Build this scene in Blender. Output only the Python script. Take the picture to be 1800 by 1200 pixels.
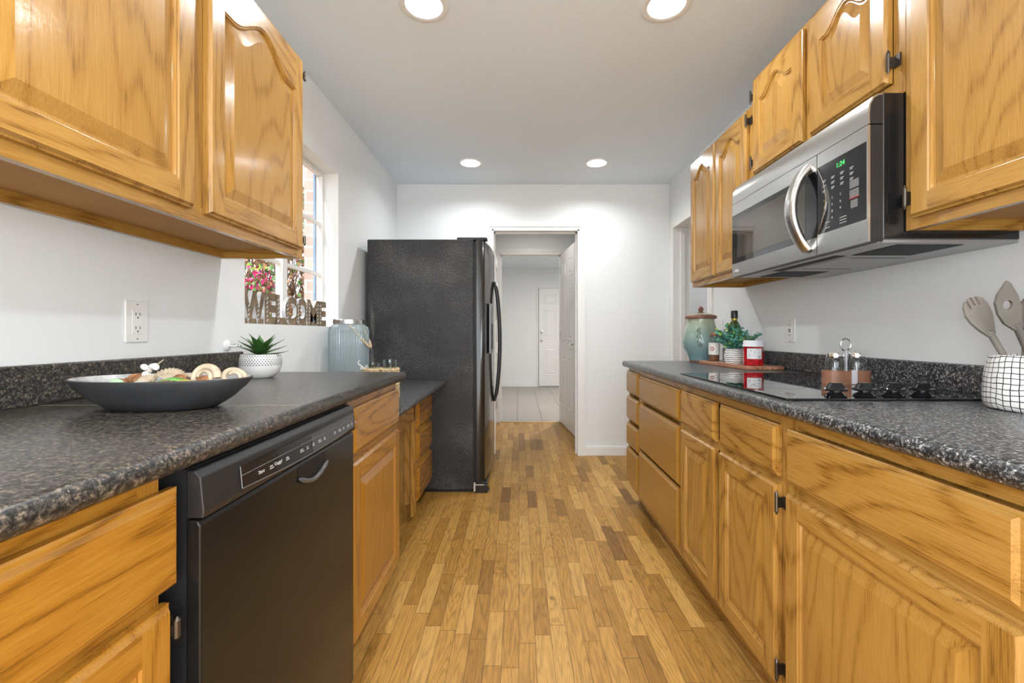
import bpy, math, random
from mathutils import Vector, Matrix
PI = math.pi
R = random.Random(7)
sc = bpy.context.scene
col = sc.collection
for o in list(bpy.data.objects): bpy.data.objects.remove(o)

# ------------------------------------------------------------ camera
cd = bpy.data.cameras.new('camera'); cam = bpy.data.objects.new('camera', cd); col.objects.link(cam)
cam.location = (0, 0, 1.07); cam.rotation_euler = (PI/2, 0, 0)
cd.sensor_width = 36; cd.lens = 768/1800*36
cd.shift_x = -12/1800; cd.shift_y = -14/1800; cd.clip_start = .02; cd.clip_end = 200
sc.camera = cam
sc.view_settings.view_transform = 'Standard'; sc.view_settings.look = 'None'
sc.view_settings.gamma = 1; sc.view_settings.use_curve_mapping = False
sc.view_settings.exposure = 0.84
# ------------------------------------------------------------ sky and sun
w = bpy.data.worlds.new('world'); sc.world = w; w.use_nodes = True
bg = w.node_tree.nodes['Background']; bg.inputs[0].default_value = (.86, .92, 1, 1); bg.inputs[1].default_value = 1.5
sd = bpy.data.lights.new('sun', 'SUN'); sd.energy = 4.5; sd.angle = .01; sd.color = (1, .95, .87)
so = bpy.data.objects.new('sun', sd); col.objects.link(so)
so.rotation_euler = Vector((.15, .80, -.56)).to_track_quat('-Z', 'Y').to_euler()
def lamp(name, loc, size, power, color=(.93, .97, 1), shape='DISK', rot=(0, 0, 0), sy=None):
    l = bpy.data.lights.new(name, 'AREA'); l.shape = shape; l.size = size; l.energy = power; l.color = color
    if sy: l.size_y = sy
    o = bpy.data.objects.new(name, l); col.objects.link(o); o.location = loc; o.rotation_euler = rot
    return o
CANW = 4.2
CANS = [(-.378, 1.74), (.588, 1.74), (-.371, 3.354), (.598, 3.354)]
CANS_BACK = [(-.378, .1), (.588, .1), (-.378, -1.2), (.588, -1.2)]
CZ = 2.38
for x, y in CANS + CANS_BACK: lamp('can_lamp', (x, y, CZ+.016), .10, CANW).data.spread = math.radians(150)

lamp('patio_fill', (.12, -1.93, 1.15), 2.1, 26, (.88, .95, 1), 'RECTANGLE', (PI/2, 0, 0), 2.1)  # unseen area lamp added as soft fill from behind the camera
lamp('side_fill', (-1.10, -1.20, 1.25), 1.05, 29, (.90, .96, 1), 'RECTANGLE', (0, -PI/2, 0), 1.1)  # added fill lamp in an unseen side opening made for it
lamp('side_fill', (1.35, -1.20, 1.25), 1.05, 29, (.90, .96, 1), 'RECTANGLE', (0, PI/2, 0), 1.1)  # matching fill lamp added on the right, also unseen

# ------------------------------------------------------------ materials
def newmat(name):
    m = bpy.data.materials.new(name); m.use_nodes = True
    nt = m.node_tree; b = nt.nodes['Principled BSDF']
    return m, nt, b
def N(nt, t, **kw):
    n = nt.nodes.new(t)
    for k, v in kw.items():
        if k.startswith('i_'): n.inputs[int(k[2:])].default_value = v
        else: setattr(n, k, v)
    return n
def L(nt, a, b): nt.links.new(a, b)
def M(nt, op, a, b=None, c=None):
    n = nt.nodes.new('ShaderNodeMath'); n.operation = op
    for i, v in enumerate((a, b, c)):
        if v is None: continue
        if isinstance(v, (int, float)): n.inputs[i].default_value = v
        else: L(nt, v, n.inputs[i])
    return n.outputs[0]
def ramp(nt, fac, stops):
    n = nt.nodes.new('ShaderNodeValToRGB'); cr = n.color_ramp
    while len(cr.elements) < len(stops): cr.elements.new(.5)
    for e, (p, c) in zip(cr.elements, stops): e.position = p; e.color = (*c, 1)
    L(nt, fac, n.inputs[0]); return n.outputs[0]
def posn(nt, scale=(1, 1, 1), off=(0, 0, 0), obj=False):
    if obj: g = nt.nodes.new('ShaderNodeTexCoord').outputs['Object']
    else: g = nt.nodes.new('ShaderNodeNewGeometry').outputs['Position']
    mp = nt.nodes.new('ShaderNodeMapping'); mp.inputs['Scale'].default_value = scale; mp.inputs['Location'].default_value = off
    L(nt, g, mp.inputs[0]); return mp.outputs[0]
def noise(nt, vec, scale, detail=3, rough=.55):
    n = N(nt, 'ShaderNodeTexNoise'); n.inputs['Scale'].default_value = scale
    n.inputs['Detail'].default_value = detail; n.inputs['Roughness'].default_value = rough
    L(nt, vec, n.inputs['Vector']); return n.outputs[0]
def bump(nt, b, h, strength, dist=.002):
    n = N(nt, 'ShaderNodeBump'); n.inputs['Strength'].default_value = strength; n.inputs['Distance'].default_value = dist
    L(nt, h, n.inputs['Height']); L(nt, n.outputs[0], b.inputs['Normal'])
def plain(name, c, rough=.5, metal=0, coat=0, emis=None, es=0, bumps=None, vary=None, spec=None):
    m, nt, b = newmat(name)
    b.inputs['Base Color'].default_value = (*c, 1); b.inputs['Roughness'].default_value = rough
    b.inputs['Metallic'].default_value = metal; b.inputs['Coat Weight'].default_value = coat
    if spec is not None: b.inputs['Specular IOR Level'].default_value = spec
    if emis: b.inputs['Emission Color'].default_value = (*emis, 1); b.inputs['Emission Strength'].default_value = es
    if bumps: bump(nt, b, noise(nt, posn(nt), bumps[0], 3), bumps[1], bumps[2])
    if vary:
        f = noise(nt, posn(nt, obj=True), vary[0], 4)
        L(nt, ramp(nt, f, [(.3, tuple(x*(1-vary[1]) for x in c)), (.7, tuple(min(1, x*(1+vary[1])) for x in c))]), b.inputs['Base Color'])
    return m
def oak(name, axis, dark=(.17, .075, .012), mid=(.385, .192, .036), light=(.48, .265, .062), rough=.24, streak=1.0):
    m, nt, b = newmat(name)
    a, s = 1.0, .03
    sc3 = {'x': (s, a, a), 'y': (a, s, a), 'z': (a, a, s)}[axis]
    s2 = {'x': (.16, 1, 1), 'y': (1, .16, 1), 'z': (1, 1, .16)}[axis]
    fine = noise(nt, posn(nt, sc3), 420, 4, .65)
    broad = noise(nt, posn(nt, s2, (3.1, 1.7, .4)), 4.2, 2, .4)
    rings = M(nt, 'SINE', M(nt, 'MULTIPLY', broad, 115))
    rings = M(nt, 'MULTIPLY_ADD', rings, .5, .5)
    rings = M(nt, 'POWER', rings, 3)
    tone = noise(nt, posn(nt, s2, (9, 2, 5)), 3, 2)
    f = M(nt, 'ADD', M(nt, 'MULTIPLY', fine, .75*streak), M(nt, 'MULTIPLY', rings, -.19*streak))
    f = M(nt, 'ADD', f, M(nt, 'MULTIPLY', tone, .22))
    pore = M(nt, 'GREATER_THAN', noise(nt, posn(nt, sc3, (2, 5, 1)), 620, 2, .5), .60)
    f = M(nt, 'ADD', f, M(nt, 'MULTIPLY', pore, -.085*streak))
    f = M(nt, 'ADD', f, .115 + (1-streak)*.3)
    c = ramp(nt, f, [(.28, dark), (.46, mid), (.68, light)])
    L(nt, c, b.inputs['Base Color'])
    b.inputs['Roughness'].default_value = rough
    b.inputs['Coat Weight'].default_value = .35; b.inputs['Coat Roughness'].default_value = .10
    wav = noise(nt, posn(nt), 55, 2)
    h = M(nt, 'ADD', M(nt, 'MULTIPLY', fine, .5), M(nt, 'MULTIPLY', wav, 1.1))
    bump(nt, b, h, .12, .001)
    n = nt.nodes.new('ShaderNodeBump')
    n.inputs['Strength'].default_value = .16; n.inputs['Distance'].default_value = .001
    L(nt, h, n.inputs['Height']); L(nt, n.outputs[0], b.inputs['Coat Normal'])
    return m
OV = oak('oak_vertical', 'z'); OH = oak('oak_horizontal', 'y'); OX = oak('oak_cross', 'x')
OPAN = oak('oak_panel', 'z', rough=.22, streak=.75)
OHL = oak('oak_shaded_horizontal', 'y', (.18, .075, .010), (.34, .145, .016), (.41, .195, .027)); OVL = oak('oak_shaded_vertical', 'z', (.18, .075, .010), (.34, .145, .016), (.41, .195, .027)); OPL = oak('oak_shaded_panel', 'z', (.24, .10, .014), (.34, .145, .016), (.39, .18, .024), streak=.6)  # same oak for the left base, its shade painted in as deeper orange
OHS = oak('oak_smooth_horizontal', 'y', (.24, .11, .018), (.36, .175, .028), (.42, .215, .040), streak=.35)
OU = plain('cabinet_underside', (.46, .25, .085), .65, spec=.15, vary=(4, .1))
def wallmat(name, c, b=.25, sc_=28):
    m, nt, bs = newmat(name)
    bs.inputs['Base Color'].default_value = (*c, 1); bs.inputs['Roughness'].default_value = .62
    bs.inputs['Specular IOR Level'].default_value = .3
    h = M(nt, 'ADD', noise(nt, posn(nt), sc_, 4), M(nt, 'MULTIPLY', noise(nt, posn(nt), 9, 2), .8))
    bump(nt, bs, h, b, .004); return m
WALL = wallmat('wall_paint', (.81, .825, .825)); CEIL = wallmat('ceiling_paint', (.82, .885, .945), .2, 40)
WALLG = wallmat('grey_wall', (.62, .61, .60))
TRIM = plain('white_trim', (.84, .83, .81), .35)
DOORW = plain('white_door_paint', (.80, .79, .77), .38)
def counter(name, base, f1, f2, rough, edge=0):
    m, nt, b = newmat(name)
    p = posn(nt)
    n1 = noise(nt, p, 190, 5, .7); n2 = noise(nt, posn(nt, off=(3, 1, 7)), 105, 5, .75); n3 = noise(nt, posn(nt, off=(8, 1, 2)), 200, 2)
    v = M(nt, 'ADD', M(nt, 'MULTIPLY', n1, .6), M(nt, 'MULTIPLY', n2, .4))
    c = ramp(nt, v, [(.42, tuple(x*.35 for x in base)), (.50, base), (.545, f1), (.62, f2)])
    mx = N(nt, 'ShaderNodeMix', data_type='RGBA'); L(nt, c, mx.inputs[6]); mx.inputs[7].default_value = (*f2, 1)
    L(nt, M(nt, 'MULTIPLY', M(nt, 'GREATER_THAN', n3, .70), .8), mx.inputs[0])
    L(nt, mx.outputs[2], b.inputs['Base Color'])
    b.inputs['Roughness'].default_value = rough
    bump(nt, b, n1, .12, .001)
    return m
CL = counter('brown_black_laminate', (.038, .036, .034), (.095, .082, .068), (.27, .21, .145), .30)
CR = counter('grey_black_laminate', (.034, .034, .035), (.13, .13, .13), (.52, .51, .50), .30)
def floor_mat():
    m, nt, b = newmat('oak_strip_floor')
    g = nt.nodes.new('ShaderNodeNewGeometry').outputs['Position']
    s = nt.nodes.new('ShaderNodeSeparateXYZ'); L(nt, g, s.inputs[0]); x, y = s.outputs[0], s.outputs[1]
    xs = M(nt, 'DIVIDE', x, .057); ci = M(nt, 'FLOOR', xs)
    wn = N(nt, 'ShaderNodeTexWhiteNoise', noise_dimensions='1D'); L(nt, ci, wn.inputs['W'])
    ln = M(nt, 'MULTIPLY_ADD', wn.outputs[0], .16, .26)
    ys = M(nt, 'ADD', M(nt, 'DIVIDE', y, ln), M(nt, 'MULTIPLY', wn.outputs[0], 37.3)); ri = M(nt, 'FLOOR', ys)
    cb = nt.nodes.new('ShaderNodeCombineXYZ'); L(nt, ci, cb.inputs[0]); L(nt, ri, cb.inputs[1])
    w2 = N(nt, 'ShaderNodeTexWhiteNoise', noise_dimensions='3D'); L(nt, cb.outputs[0], w2.inputs['Vector'])
    base = ramp(nt, w2.outputs[0], [(0, (.19, .085, .017)), (.06, (.32, .16, .032)), (.3, (.40, .205, .044)), (.8, (.465, .25, .060)), (1, (.51, .29, .080))])
    off = nt.nodes.new('ShaderNodeVectorMath'); off.operation = 'MULTIPLY_ADD'
    L(nt, w2.outputs[1], off.inputs[0]); off.inputs[1].default_value = (9, 9, 9); L(nt, posn(nt, (1, .10, 1)), off.inputs[2])
    gr = noise(nt, off.outputs[0], 150, 3, .6)
    br = noise(nt, off.outputs[0], 11, 2, .5)
    ring = M(nt, 'POWER', M(nt, 'ABSOLUTE', M(nt, 'SINE', M(nt, 'MULTIPLY', br, 60))), 6)
    v = M(nt, 'SUBTRACT', M(nt, 'MULTIPLY_ADD', gr, .75, .66), M(nt, 'MULTIPLY', ring, .26))
    kn = N(nt, 'ShaderNodeTexVoronoi'); kn.inputs['Scale'].default_value = 5.5; L(nt, posn(nt, (1, .6, 1)), kn.inputs['Vector'])
    kd = noise(nt, posn(nt), 14, 3)
    k = M(nt, 'LESS_THAN', M(nt, 'ADD', kn.outputs['Distance'], M(nt, 'MULTIPLY', kd, .12)), .11)
    blot = ramp(nt, noise(nt, posn(nt, (1, .35, 1), (4, 0, 0)), 9, 5, .65), [(.60, (0, 0, 0)), (.72, (1, 1, 1))])
    v = M(nt, 'MULTIPLY', v, M(nt, 'MULTIPLY_ADD', k, -.45, 1))
    v = M(nt, 'MULTIPLY', v, M(nt, 'MULTIPLY_ADD', blot, -.32, 1))
    fx = M(nt, 'FRACT', xs); fy = M(nt, 'FRACT', ys)
    ex = M(nt, 'MAXIMUM', M(nt, 'LESS_THAN', fx, .022), M(nt, 'GREATER_THAN', fx, .985))
    ey = M(nt, 'MAXIMUM', M(nt, 'LESS_THAN', fy, .0045), M(nt, 'GREATER_THAN', fy, .997))
    e = M(nt, 'MAXIMUM', ex, ey)
    v = M(nt, 'MULTIPLY', v, M(nt, 'MULTIPLY_ADD', e, -.6, 1))
    vm = nt.nodes.new('ShaderNodeVectorMath'); vm.operation = 'SCALE'; L(nt, base, vm.inputs[0]); L(nt, v, vm.inputs[3])
    L(nt, vm.outputs[0], b.inputs['Base Color'])
    b.inputs['Roughness'].default_value = .42; b.inputs['Specular IOR Level'].default_value = .3
    bump(nt, b, M(nt, 'SUBTRACT', M(nt, 'MULTIPLY', gr, .25), e), .25, .001)
    return m
FLOOR = floor_mat()
def tile_mat():
    m, nt, b = newmat('taupe_floor_tile')
    t = N(nt, 'ShaderNodeTexBrick'); t.offset = 0; t.squash = 1
    t.inputs['Scale'].default_value = 1; t.inputs['Mortar Size'].default_value = .005
    t.inputs['Brick Width'].default_value = .305; t.inputs['Row Height'].default_value = .61
    t.inputs['Color1'].default_value = (.36, .315, .28, 1); t.inputs['Color2'].default_value = (.33, .29, .26, 1); t.inputs['Mortar'].default_value = (.13, .11, .10, 1)
    L(nt, posn(nt, off=(.02, .1, 0)), t.inputs['Vector']); L(nt, t.outputs[0], b.inputs['Base Color'])
    b.inputs['Roughness'].default_value = .35; return m
TILE = tile_mat()
def brick_mat():
    m, nt, b = newmat('red_brick')
    t = N(nt, 'ShaderNodeTexBrick'); t.inputs['Scale'].default_value = 1
    t.inputs['Mortar Size'].default_value = .006; t.inputs['Brick Width'].default_value = .2; t.inputs['Row Height'].default_value = .075
    t.inputs['Color1'].default_value = (.34, .18, .15, 1); t.inputs['Color2'].default_value = (.38, .27, .25, 1); t.inputs['Mortar'].default_value = (.42, .38, .34, 1)
    g = nt.nodes.new('ShaderNodeNewGeometry').outputs['Position']
    s = nt.nodes.new('ShaderNodeSeparateXYZ'); L(nt, g, s.inputs[0]); c = nt.nodes.new('ShaderNodeCombineXYZ')
    L(nt, M(nt, 'ADD', s.outputs[0], s.outputs[1]), c.inputs[0]); L(nt, s.outputs[2], c.inputs[1])
    L(nt, c.outputs[0], t.inputs['Vector']); L(nt, t.outputs[0], b.inputs['Base Color']); b.inputs['Roughness'].default_value = .85
    bump(nt, b, noise(nt, posn(nt), 90, 3), .4, .004); return m
BRICK = brick_mat()
def fridge_side():
    m, nt, b = newmat('textured_black_steel')
    h = noise(nt, posn(nt), 170, 3, .6)
    d = noise(nt, posn(nt, (1, 1, .5)), 5, 5, .7)
    c = ramp(nt, d, [(.35, (.008, .008, .008)), (.7, (.022, .022, .023))])
    fl = M(nt, 'GREATER_THAN', M(nt, 'ADD', noise(nt, posn(nt, (1, 1, .6)), 300, 2), M(nt, 'MULTIPLY', noise(nt, posn(nt, off=(5, 2, 2)), 3, 3), .5)), .845)
    mx = N(nt, 'ShaderNodeMix', data_type='RGBA'); L(nt, c, mx.inputs[6]); mx.inputs[7].default_value = (.16, .155, .15, 1); L(nt, M(nt, 'MULTIPLY', fl, .7), mx.inputs[0])
    L(nt, mx.outputs[2], b.inputs['Base Color']); b.inputs['Roughness'].default_value = .33
    bump(nt, b, h, 1.0, .004); return m
FSIDE = fridge_side()
BLK = plain('glossy_black', (.010, .010, .011), .12, coat=.3, vary=(3, .1))
BLKM = plain('satin_black_plastic', (.016, .016, .017), .35)
DWD = plain('dark_dishwasher_panel', (.010, .0095, .009), .2, coat=0, spec=.3, bumps=(3, .08, .01))
VOID = plain('black_recess', (.004, .004, .004), .6)
GREY = plain('grey_plastic', (.20, .20, .21), .35)
PRINT = plain('pale_print', (.42, .42, .42), .5)
def steel():
    m, nt, b = newmat('brushed_steel')
    b.inputs['Base Color'].default_value = (.60, .59, .57, 1); b.inputs['Metallic'].default_value = 1
    n = noise(nt, posn(nt, (1, .02, 1)), 700, 2)
    L(nt, M(nt, 'MULTIPLY_ADD', n, .12, .24), b.inputs['Roughness'])
    bump(nt, b, n, .05, .0005); return m
STEEL = steel()
CHROME = plain('chrome', (.75, .75, .74), .16, 1)
BRONZE = plain('antique_bronze', (.11, .095, .08), .35, .9)
BRASS = plain('brass', (.55, .40, .18), .3, 1)
PLAST = plain('white_plastic', (.82, .81, .78), .3)
SLOT = plain('dark_slot', (.02, .02, .02), .6)
def glass(name, tint=(1, 1, 1), refl=.12, rough=.02, dens=0.0, dcol=(.6, .65, .68)):
    m, nt, b = newmat(name); nt.nodes.remove(b); out = nt.nodes['Material Output']
    t = N(nt, 'ShaderNodeBsdfTransparent'); t.inputs[0].default_value = (*tint, 1)
    g = N(nt, 'ShaderNodeBsdfGlossy'); g.inputs['Roughness'].default_value = rough
    f = N(nt, 'ShaderNodeLayerWeight'); f.inputs[0].default_value = .5; fpow = M(nt, 'POWER', f.outputs[1], 4.0)
    mx = N(nt, 'ShaderNodeMixShader'); L(nt, M(nt, 'MINIMUM', M(nt, 'ADD', M(nt, 'MULTIPLY', fpow, .7), refl*.6), 1), mx.inputs[0])
    L(nt, t.outputs[0], mx.inputs[1]); L(nt, g.outputs[0], mx.inputs[2]); last = mx
    if dens:
        d = N(nt, 'ShaderNodeBsdfDiffuse'); d.inputs[0].default_value = (*dcol, 1)
        m2 = N(nt, 'ShaderNodeMixShader'); m2.inputs[0].default_value = dens
        L(nt, mx.outputs[0], m2.inputs[1]); L(nt, d.outputs[0], m2.inputs[2]); last = m2
    L(nt, last.outputs[0], out.inputs[0]); return m
GWIN = glass('window_glass', refl=.06)
GJAR = glass('clear_jar_glass', (.93, .97, .97), .10)
GRIB = glass('ribbed_blue_glass', (.80, .88, .91), .12, .05, .30, (.50, .57, .60))
GMW = plain('smoked_mirror_glass', (.12, .105, .09), .04, .55)
GDARK = plain('ceran_black_glass', (.006, .006, .007), .025, coat=.6)
LENS = plain('lamp_lens', (1, 1, 1), .5, emis=(1, .97, .92), es=5)
LEAF = plain('green_leaf', (.06, .17, .03), .5, vary=(9, .4)); LEAFD = plain('succulent_green', (.05, .14, .03), .38, vary=(12, .35))
LEAFB = plain('blue_green_leaf', (.08, .26, .22), .5, vary=(30, .5)); LEAFY = plain('yellow_green_leaf', (.28, .42, .06), .5)
TWIG = plain('brown_twig', (.20, .11, .06), .8, vary=(20, .4)); FLOWER = plain('magenta_flower', (.45, .01, .13), .5)
DRY = plain('dry_leaf', (.26, .13, .06), .8, vary=(12, .4))

# ------------------------------------------------------------ mesh tools
class MB:
    def __init__(s): s.v = []; s.f = []; s.m = []
    def quad(s, *p, mat=0):
        i = len(s.v); s.v += [tuple(q) for q in p]; s.f.append(tuple(range(i, i+len(p)))); s.m.append(mat); return s
    def box(s, x0, x1, y0, y1, z0, z1, mat=0):
        if x0 > x1: x0, x1 = x1, x0
        if y0 > y1: y0, y1 = y1, y0
        if z0 > z1: z0, z1 = z1, z0
        i = len(s.v)
        s.v += [(x0, y0, z0), (x1, y0, z0), (x1, y1, z0), (x0, y1, z0), (x0, y0, z1), (x1, y0, z1), (x1, y1, z1), (x0, y1, z1)]
        for q in ((0, 3, 2, 1), (4, 5, 6, 7), (0, 1, 5, 4), (1, 2, 6, 5), (2, 3, 7, 6), (3, 0, 4, 7)):
            s.f.append(tuple(i+k for k in q)); s.m.append(mat)
        return s
    def loft(s, loops, mats=0, close=True, cap0=False, cap1=False):
        i = len(s.v); n = len(loops[0])
        for l in loops: s.v += [tuple(p) for p in l]
        for k in range(len(loops)-1):
            for j in range(n if close else n-1):
                a = i+k*n+j; b_ = i+k*n+(j+1) % n
                s.f.append((a, b_, b_+n, a+n)); s.m.append(mats[k] if isinstance(mats, (list, tuple)) else mats)
        m0 = mats[0] if isinstance(mats, (list, tuple)) else mats; m1 = mats[-1] if isinstance(mats, (list, tuple)) else mats
        if cap0: s.f.append(tuple(i+j for j in reversed(range(n)))); s.m.append(m0)
        if cap1: s.f.append(tuple(i+(len(loops)-1)*n+j for j in range(n))); s.m.append(m1)
        return s
    def lathe(s, prof, c=(0, 0, 0), seg=32, sx=1, sy=1, mats=0, cap0=True, cap1=True, rib=None, mat4=None):
        loops = []
        for r, z in prof:
            lp = []
            for j in range(seg):
                a = 2*PI*j/seg; k = r*(rib(a) if rib else 1)
                p = Vector((k*math.cos(a)*sx, k*math.sin(a)*sy, z))
                if mat4: p = mat4 @ p
                lp.append((p[0]+c[0], p[1]+c[1], p[2]+c[2]))
            loops.append(lp)
        return s.loft(loops, mats, cap0=cap0, cap1=cap1)
    def tube(s, pts, r, seg=10, mat=0, sq=1.0):
        pts = [Vector(p) for p in pts]; loops = []; up = Vector((0, 0, 1))
        pu = None
        for k, p in enumerate(pts):
            t = (pts[min(k+1, len(pts)-1)]-pts[max(k-1, 0)]).normalized()
            if pu is None:
                u = t.cross(up if abs(t.z) < .95 else Vector((1, 0, 0))).normalized()
            else: u = (pu-t*pu.dot(t)).normalized()
            v = t.cross(u); pu = u
            rr = r[k] if isinstance(r, (list, tuple)) else r
            loops.append([p+u*rr*math.cos(2*PI*j/seg)+v*rr*sq*math.sin(2*PI*j/seg) for j in range(seg)])
        return s.loft(loops, mat, cap0=True, cap1=True)
    def prism(s, poly, h0, h1, axis='z', mat=0):
        def P(a, b, h): return {'z': (a, b, h), 'x': (h, a, b), 'y': (a, h, b)}[axis]
        return s.loft([[P(a, b, h0) for a, b in poly], [P(a, b, h1) for a, b in poly]], mat, cap0=True, cap1=True)
    def blob(s, c, r, mat=0, seg=12, rings=7, rot=None, wob=0):
        loops = []
        for k in range(1, rings):
            th = PI*k/rings; lp = []
            for j in range(seg):
                a = 2*PI*j/seg; w_ = 1+R.uniform(-wob, wob)
                p = Vector((r[0]*math.sin(th)*math.cos(a)*w_, r[1]*math.sin(th)*math.sin(a)*w_, -r[2]*math.cos(th)*w_))
                if rot: p = rot @ p
                lp.append((p.x+c[0], p.y+c[1], p.z+c[2]))
            loops.append(lp)
        return s.loft(loops, mat, cap0=True, cap1=True)
def rotm(x=0, y=0, z=0): return Matrix.Rotation(z, 3, 'Z') @ Matrix.Rotation(y, 3, 'Y') @ Matrix.Rotation(x, 3, 'X')
def obj(name, mb, mats, parent=None, smooth=None, bevel=0, recalc=True):
    me = bpy.data.meshes.new(name)
    if isinstance(mb, MB):
        me.from_pydata(mb.v, [], mb.f)
    else: me = mb
    if not isinstance(mats, (list, tuple)): mats = [mats]
    me.materials.clear()
    for m in mats: me.materials.append(m)
    if isinstance(mb, MB):
        for p, m in zip(me.polygons, mb.m): p.material_index = m
    if recalc:
        import bmesh
        bm = bmesh.new(); bm.from_mesh(me); bmesh.ops.recalc_face_normals(bm, faces=bm.faces); bm.to_mesh(me); bm.free()
    if smooth is not None:
        for p in me.polygons: p.use_smooth = True
        me.set_sharp_from_angle(angle=math.radians(smooth))
    o = bpy.data.objects.new(name, me); col.objects.link(o)
    if parent is not None:                          # meshes are written in world coordinates
        root = parent; off = Vector(root.location)
        while root.parent: root = root.parent; off += Vector(root.location)
        o.parent = parent; o.location = -off
        o.matrix_parent_inverse = Matrix()
    else:
        xs = [v.co for v in me.vertices]
        c = Vector(((min(v.x for v in xs)+max(v.x for v in xs))/2, (min(v.y for v in xs)+max(v.y for v in xs))/2, min(v.z for v in xs)))
        me.transform(Matrix.Translation(-c)); o.location = c
    if bevel:
        b = o.modifiers.new('bevel', 'BEVEL'); b.width = bevel; b.segments = 2; b.limit_method = 'ANGLE'; b.angle_limit = .6
    return o
def thing(name, label, cat, loc, group=None):
    o = bpy.data.objects.new(name, None); col.objects.link(o); o.location = loc; o.empty_display_size = .05
    o['label'] = label; o['category'] = cat
    if group: o['group'] = group
    return o
def tag(o, label, cat, group=None, kind=None):
    o['label'] = label; o['category'] = cat
    if group: o['group'] = group
    if kind: o['kind'] = kind
    return o
def struct(name, mb, m, label=None, cat=None, **k):
    o = obj(name, mb, m, **k); o['kind'] = 'structure'
    if label: o['label'] = label; o['category'] = cat or name.split('_')[0]
    return o
def sthing(name, loc, label, cat):
    o = bpy.data.objects.new(name, None); col.objects.link(o); o.location = loc; o['kind'] = 'structure'; o['label'] = label; o['category'] = cat; return o
def text_mb(body, size, mat4, extrude=.0004, offset=0, align='LEFT', space=1, bevel=0):
    cu = bpy.data.curves.new('lettering', 'FONT'); cu.body = body; cu.size = size; cu.extrude = extrude; cu.offset = offset
    cu.align_x = align; cu.space_character = space; cu.bevel_depth = bevel; cu.resolution_u = 4
    t = bpy.data.objects.new('lettering', cu); col.objects.link(t)
    dg = bpy.context.evaluated_depsgraph_get(); me = bpy.data.meshes.new_from_object(t.evaluated_get(dg))
    bpy.data.objects.remove(t); me.transform(mat4)
    mb = MB(); mb.v = [tuple(v.co) for v in me.vertices]; mb.f = [tuple(p.vertices) for p in me.polygons]; mb.m = [0]*len(mb.f)
    bpy.data.meshes.remove(me); return mb
def merge(*ms):
    o = MB()
    for m in ms:
        i = len(o.v); o.v += m.v; o.f += [tuple(i+k for k in f) for f in m.f]; o.m += m.m
    return o
def T(x, y, z, side):           # side 'L': faces +X (reads along +Y); 'R': faces -X (reads along -Y)
    if side == 'L': m = Matrix(((0, 0, 1, x), (1, 0, 0, y), (0, 1, 0, z), (0, 0, 0, 1)))
    elif side == 'R': m = Matrix(((0, 0, -1, x), (-1, 0, 0, y), (0, 1, 0, z), (0, 0, 0, 1)))
    else: m = Matrix(((1, 0, 0, x), (0, 0, -1, y), (0, 1, 0, z), (0, 0, 0, 1)))   # faces -Y
    return m

# ------------------------------------------------------------ room shell
XL, XR, YB, YF = -1.07, 1.32, 3.84, -1.9
TOP = 2.6
WY0, WY1, WZ0, WZ1 = 1.706, 2.59, 1.11, 2.016
b = MB()
b.box(XL-.12, XL, YF, -1.77, 0, TOP).box(XL-.12, XL, -.63, WY0, 0, TOP).box(XL-.12, XL, -1.77, -.63, 0, .70).box(XL-.12, XL, -1.77, -.63, 1.80, TOP).box(XL-.12, XL, WY1, YB+.12, 0, TOP).box(XL-.12, XL, WY0, WY1, 0, WZ0).box(XL-.12, XL, WY0, WY1, WZ1, TOP)
struct('wall_left', b, WALL, 'white plastered wall on the left with the deep window recess', 'wall')
DY0, DY1, DZ = 3.02, 3.72, 1.98
b = MB(); b.box(XR, XR+.12, YF, -1.77, 0, TOP).box(XR, XR+.12, -.63, DY0, 0, TOP).box(XR, XR+.12, -1.77, -.63, 0, .70).box(XR, XR+.12, -1.77, -.63, 1.80, TOP).box(XR, XR+.12, DY1, YB+.12, 0, TOP).box(XR, XR+.12, DY0, DY1, DZ, TOP)
struct('wall_right', b, WALL, 'white wall behind the cooktop on the right', 'wall')
OX0, OX1, OZ = -.235, .53, 1.985
b = MB(); b.box(XL, OX0, YB, YB+.12, 0, TOP).box(OX1, XR, YB, YB+.12, 0, TOP).box(OX0, OX1, YB, YB+.12, OZ, TOP)
struct('wall_back', b, WALL, 'white end wall with the cased opening to the hall', 'wall')
b = MB(); b.box(XL-.12, -.98, YF-.12, YF, 0, TOP).box(1.22, XR+.12, YF-.12, YF, 0, TOP).box(-.98, 1.22, YF-.12, YF, 2.25, TOP)
struct('wall_front', b, WALL, 'white wall around the wide patio opening behind the camera', 'wall')
b = MB(); b.box(-2.2, 3.0, YF-.12, 5.30, -.1, 0)
struct('floor', b, FLOOR, 'honey oak strip flooring running down the galley', 'floor')
b = MB(); b.box(-1.6, 2.3, 5.30, 8.95, -.1, 0)
struct('floor_tiled', b, TILE, 'taupe tiled floor of the far room', 'floor')
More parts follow.
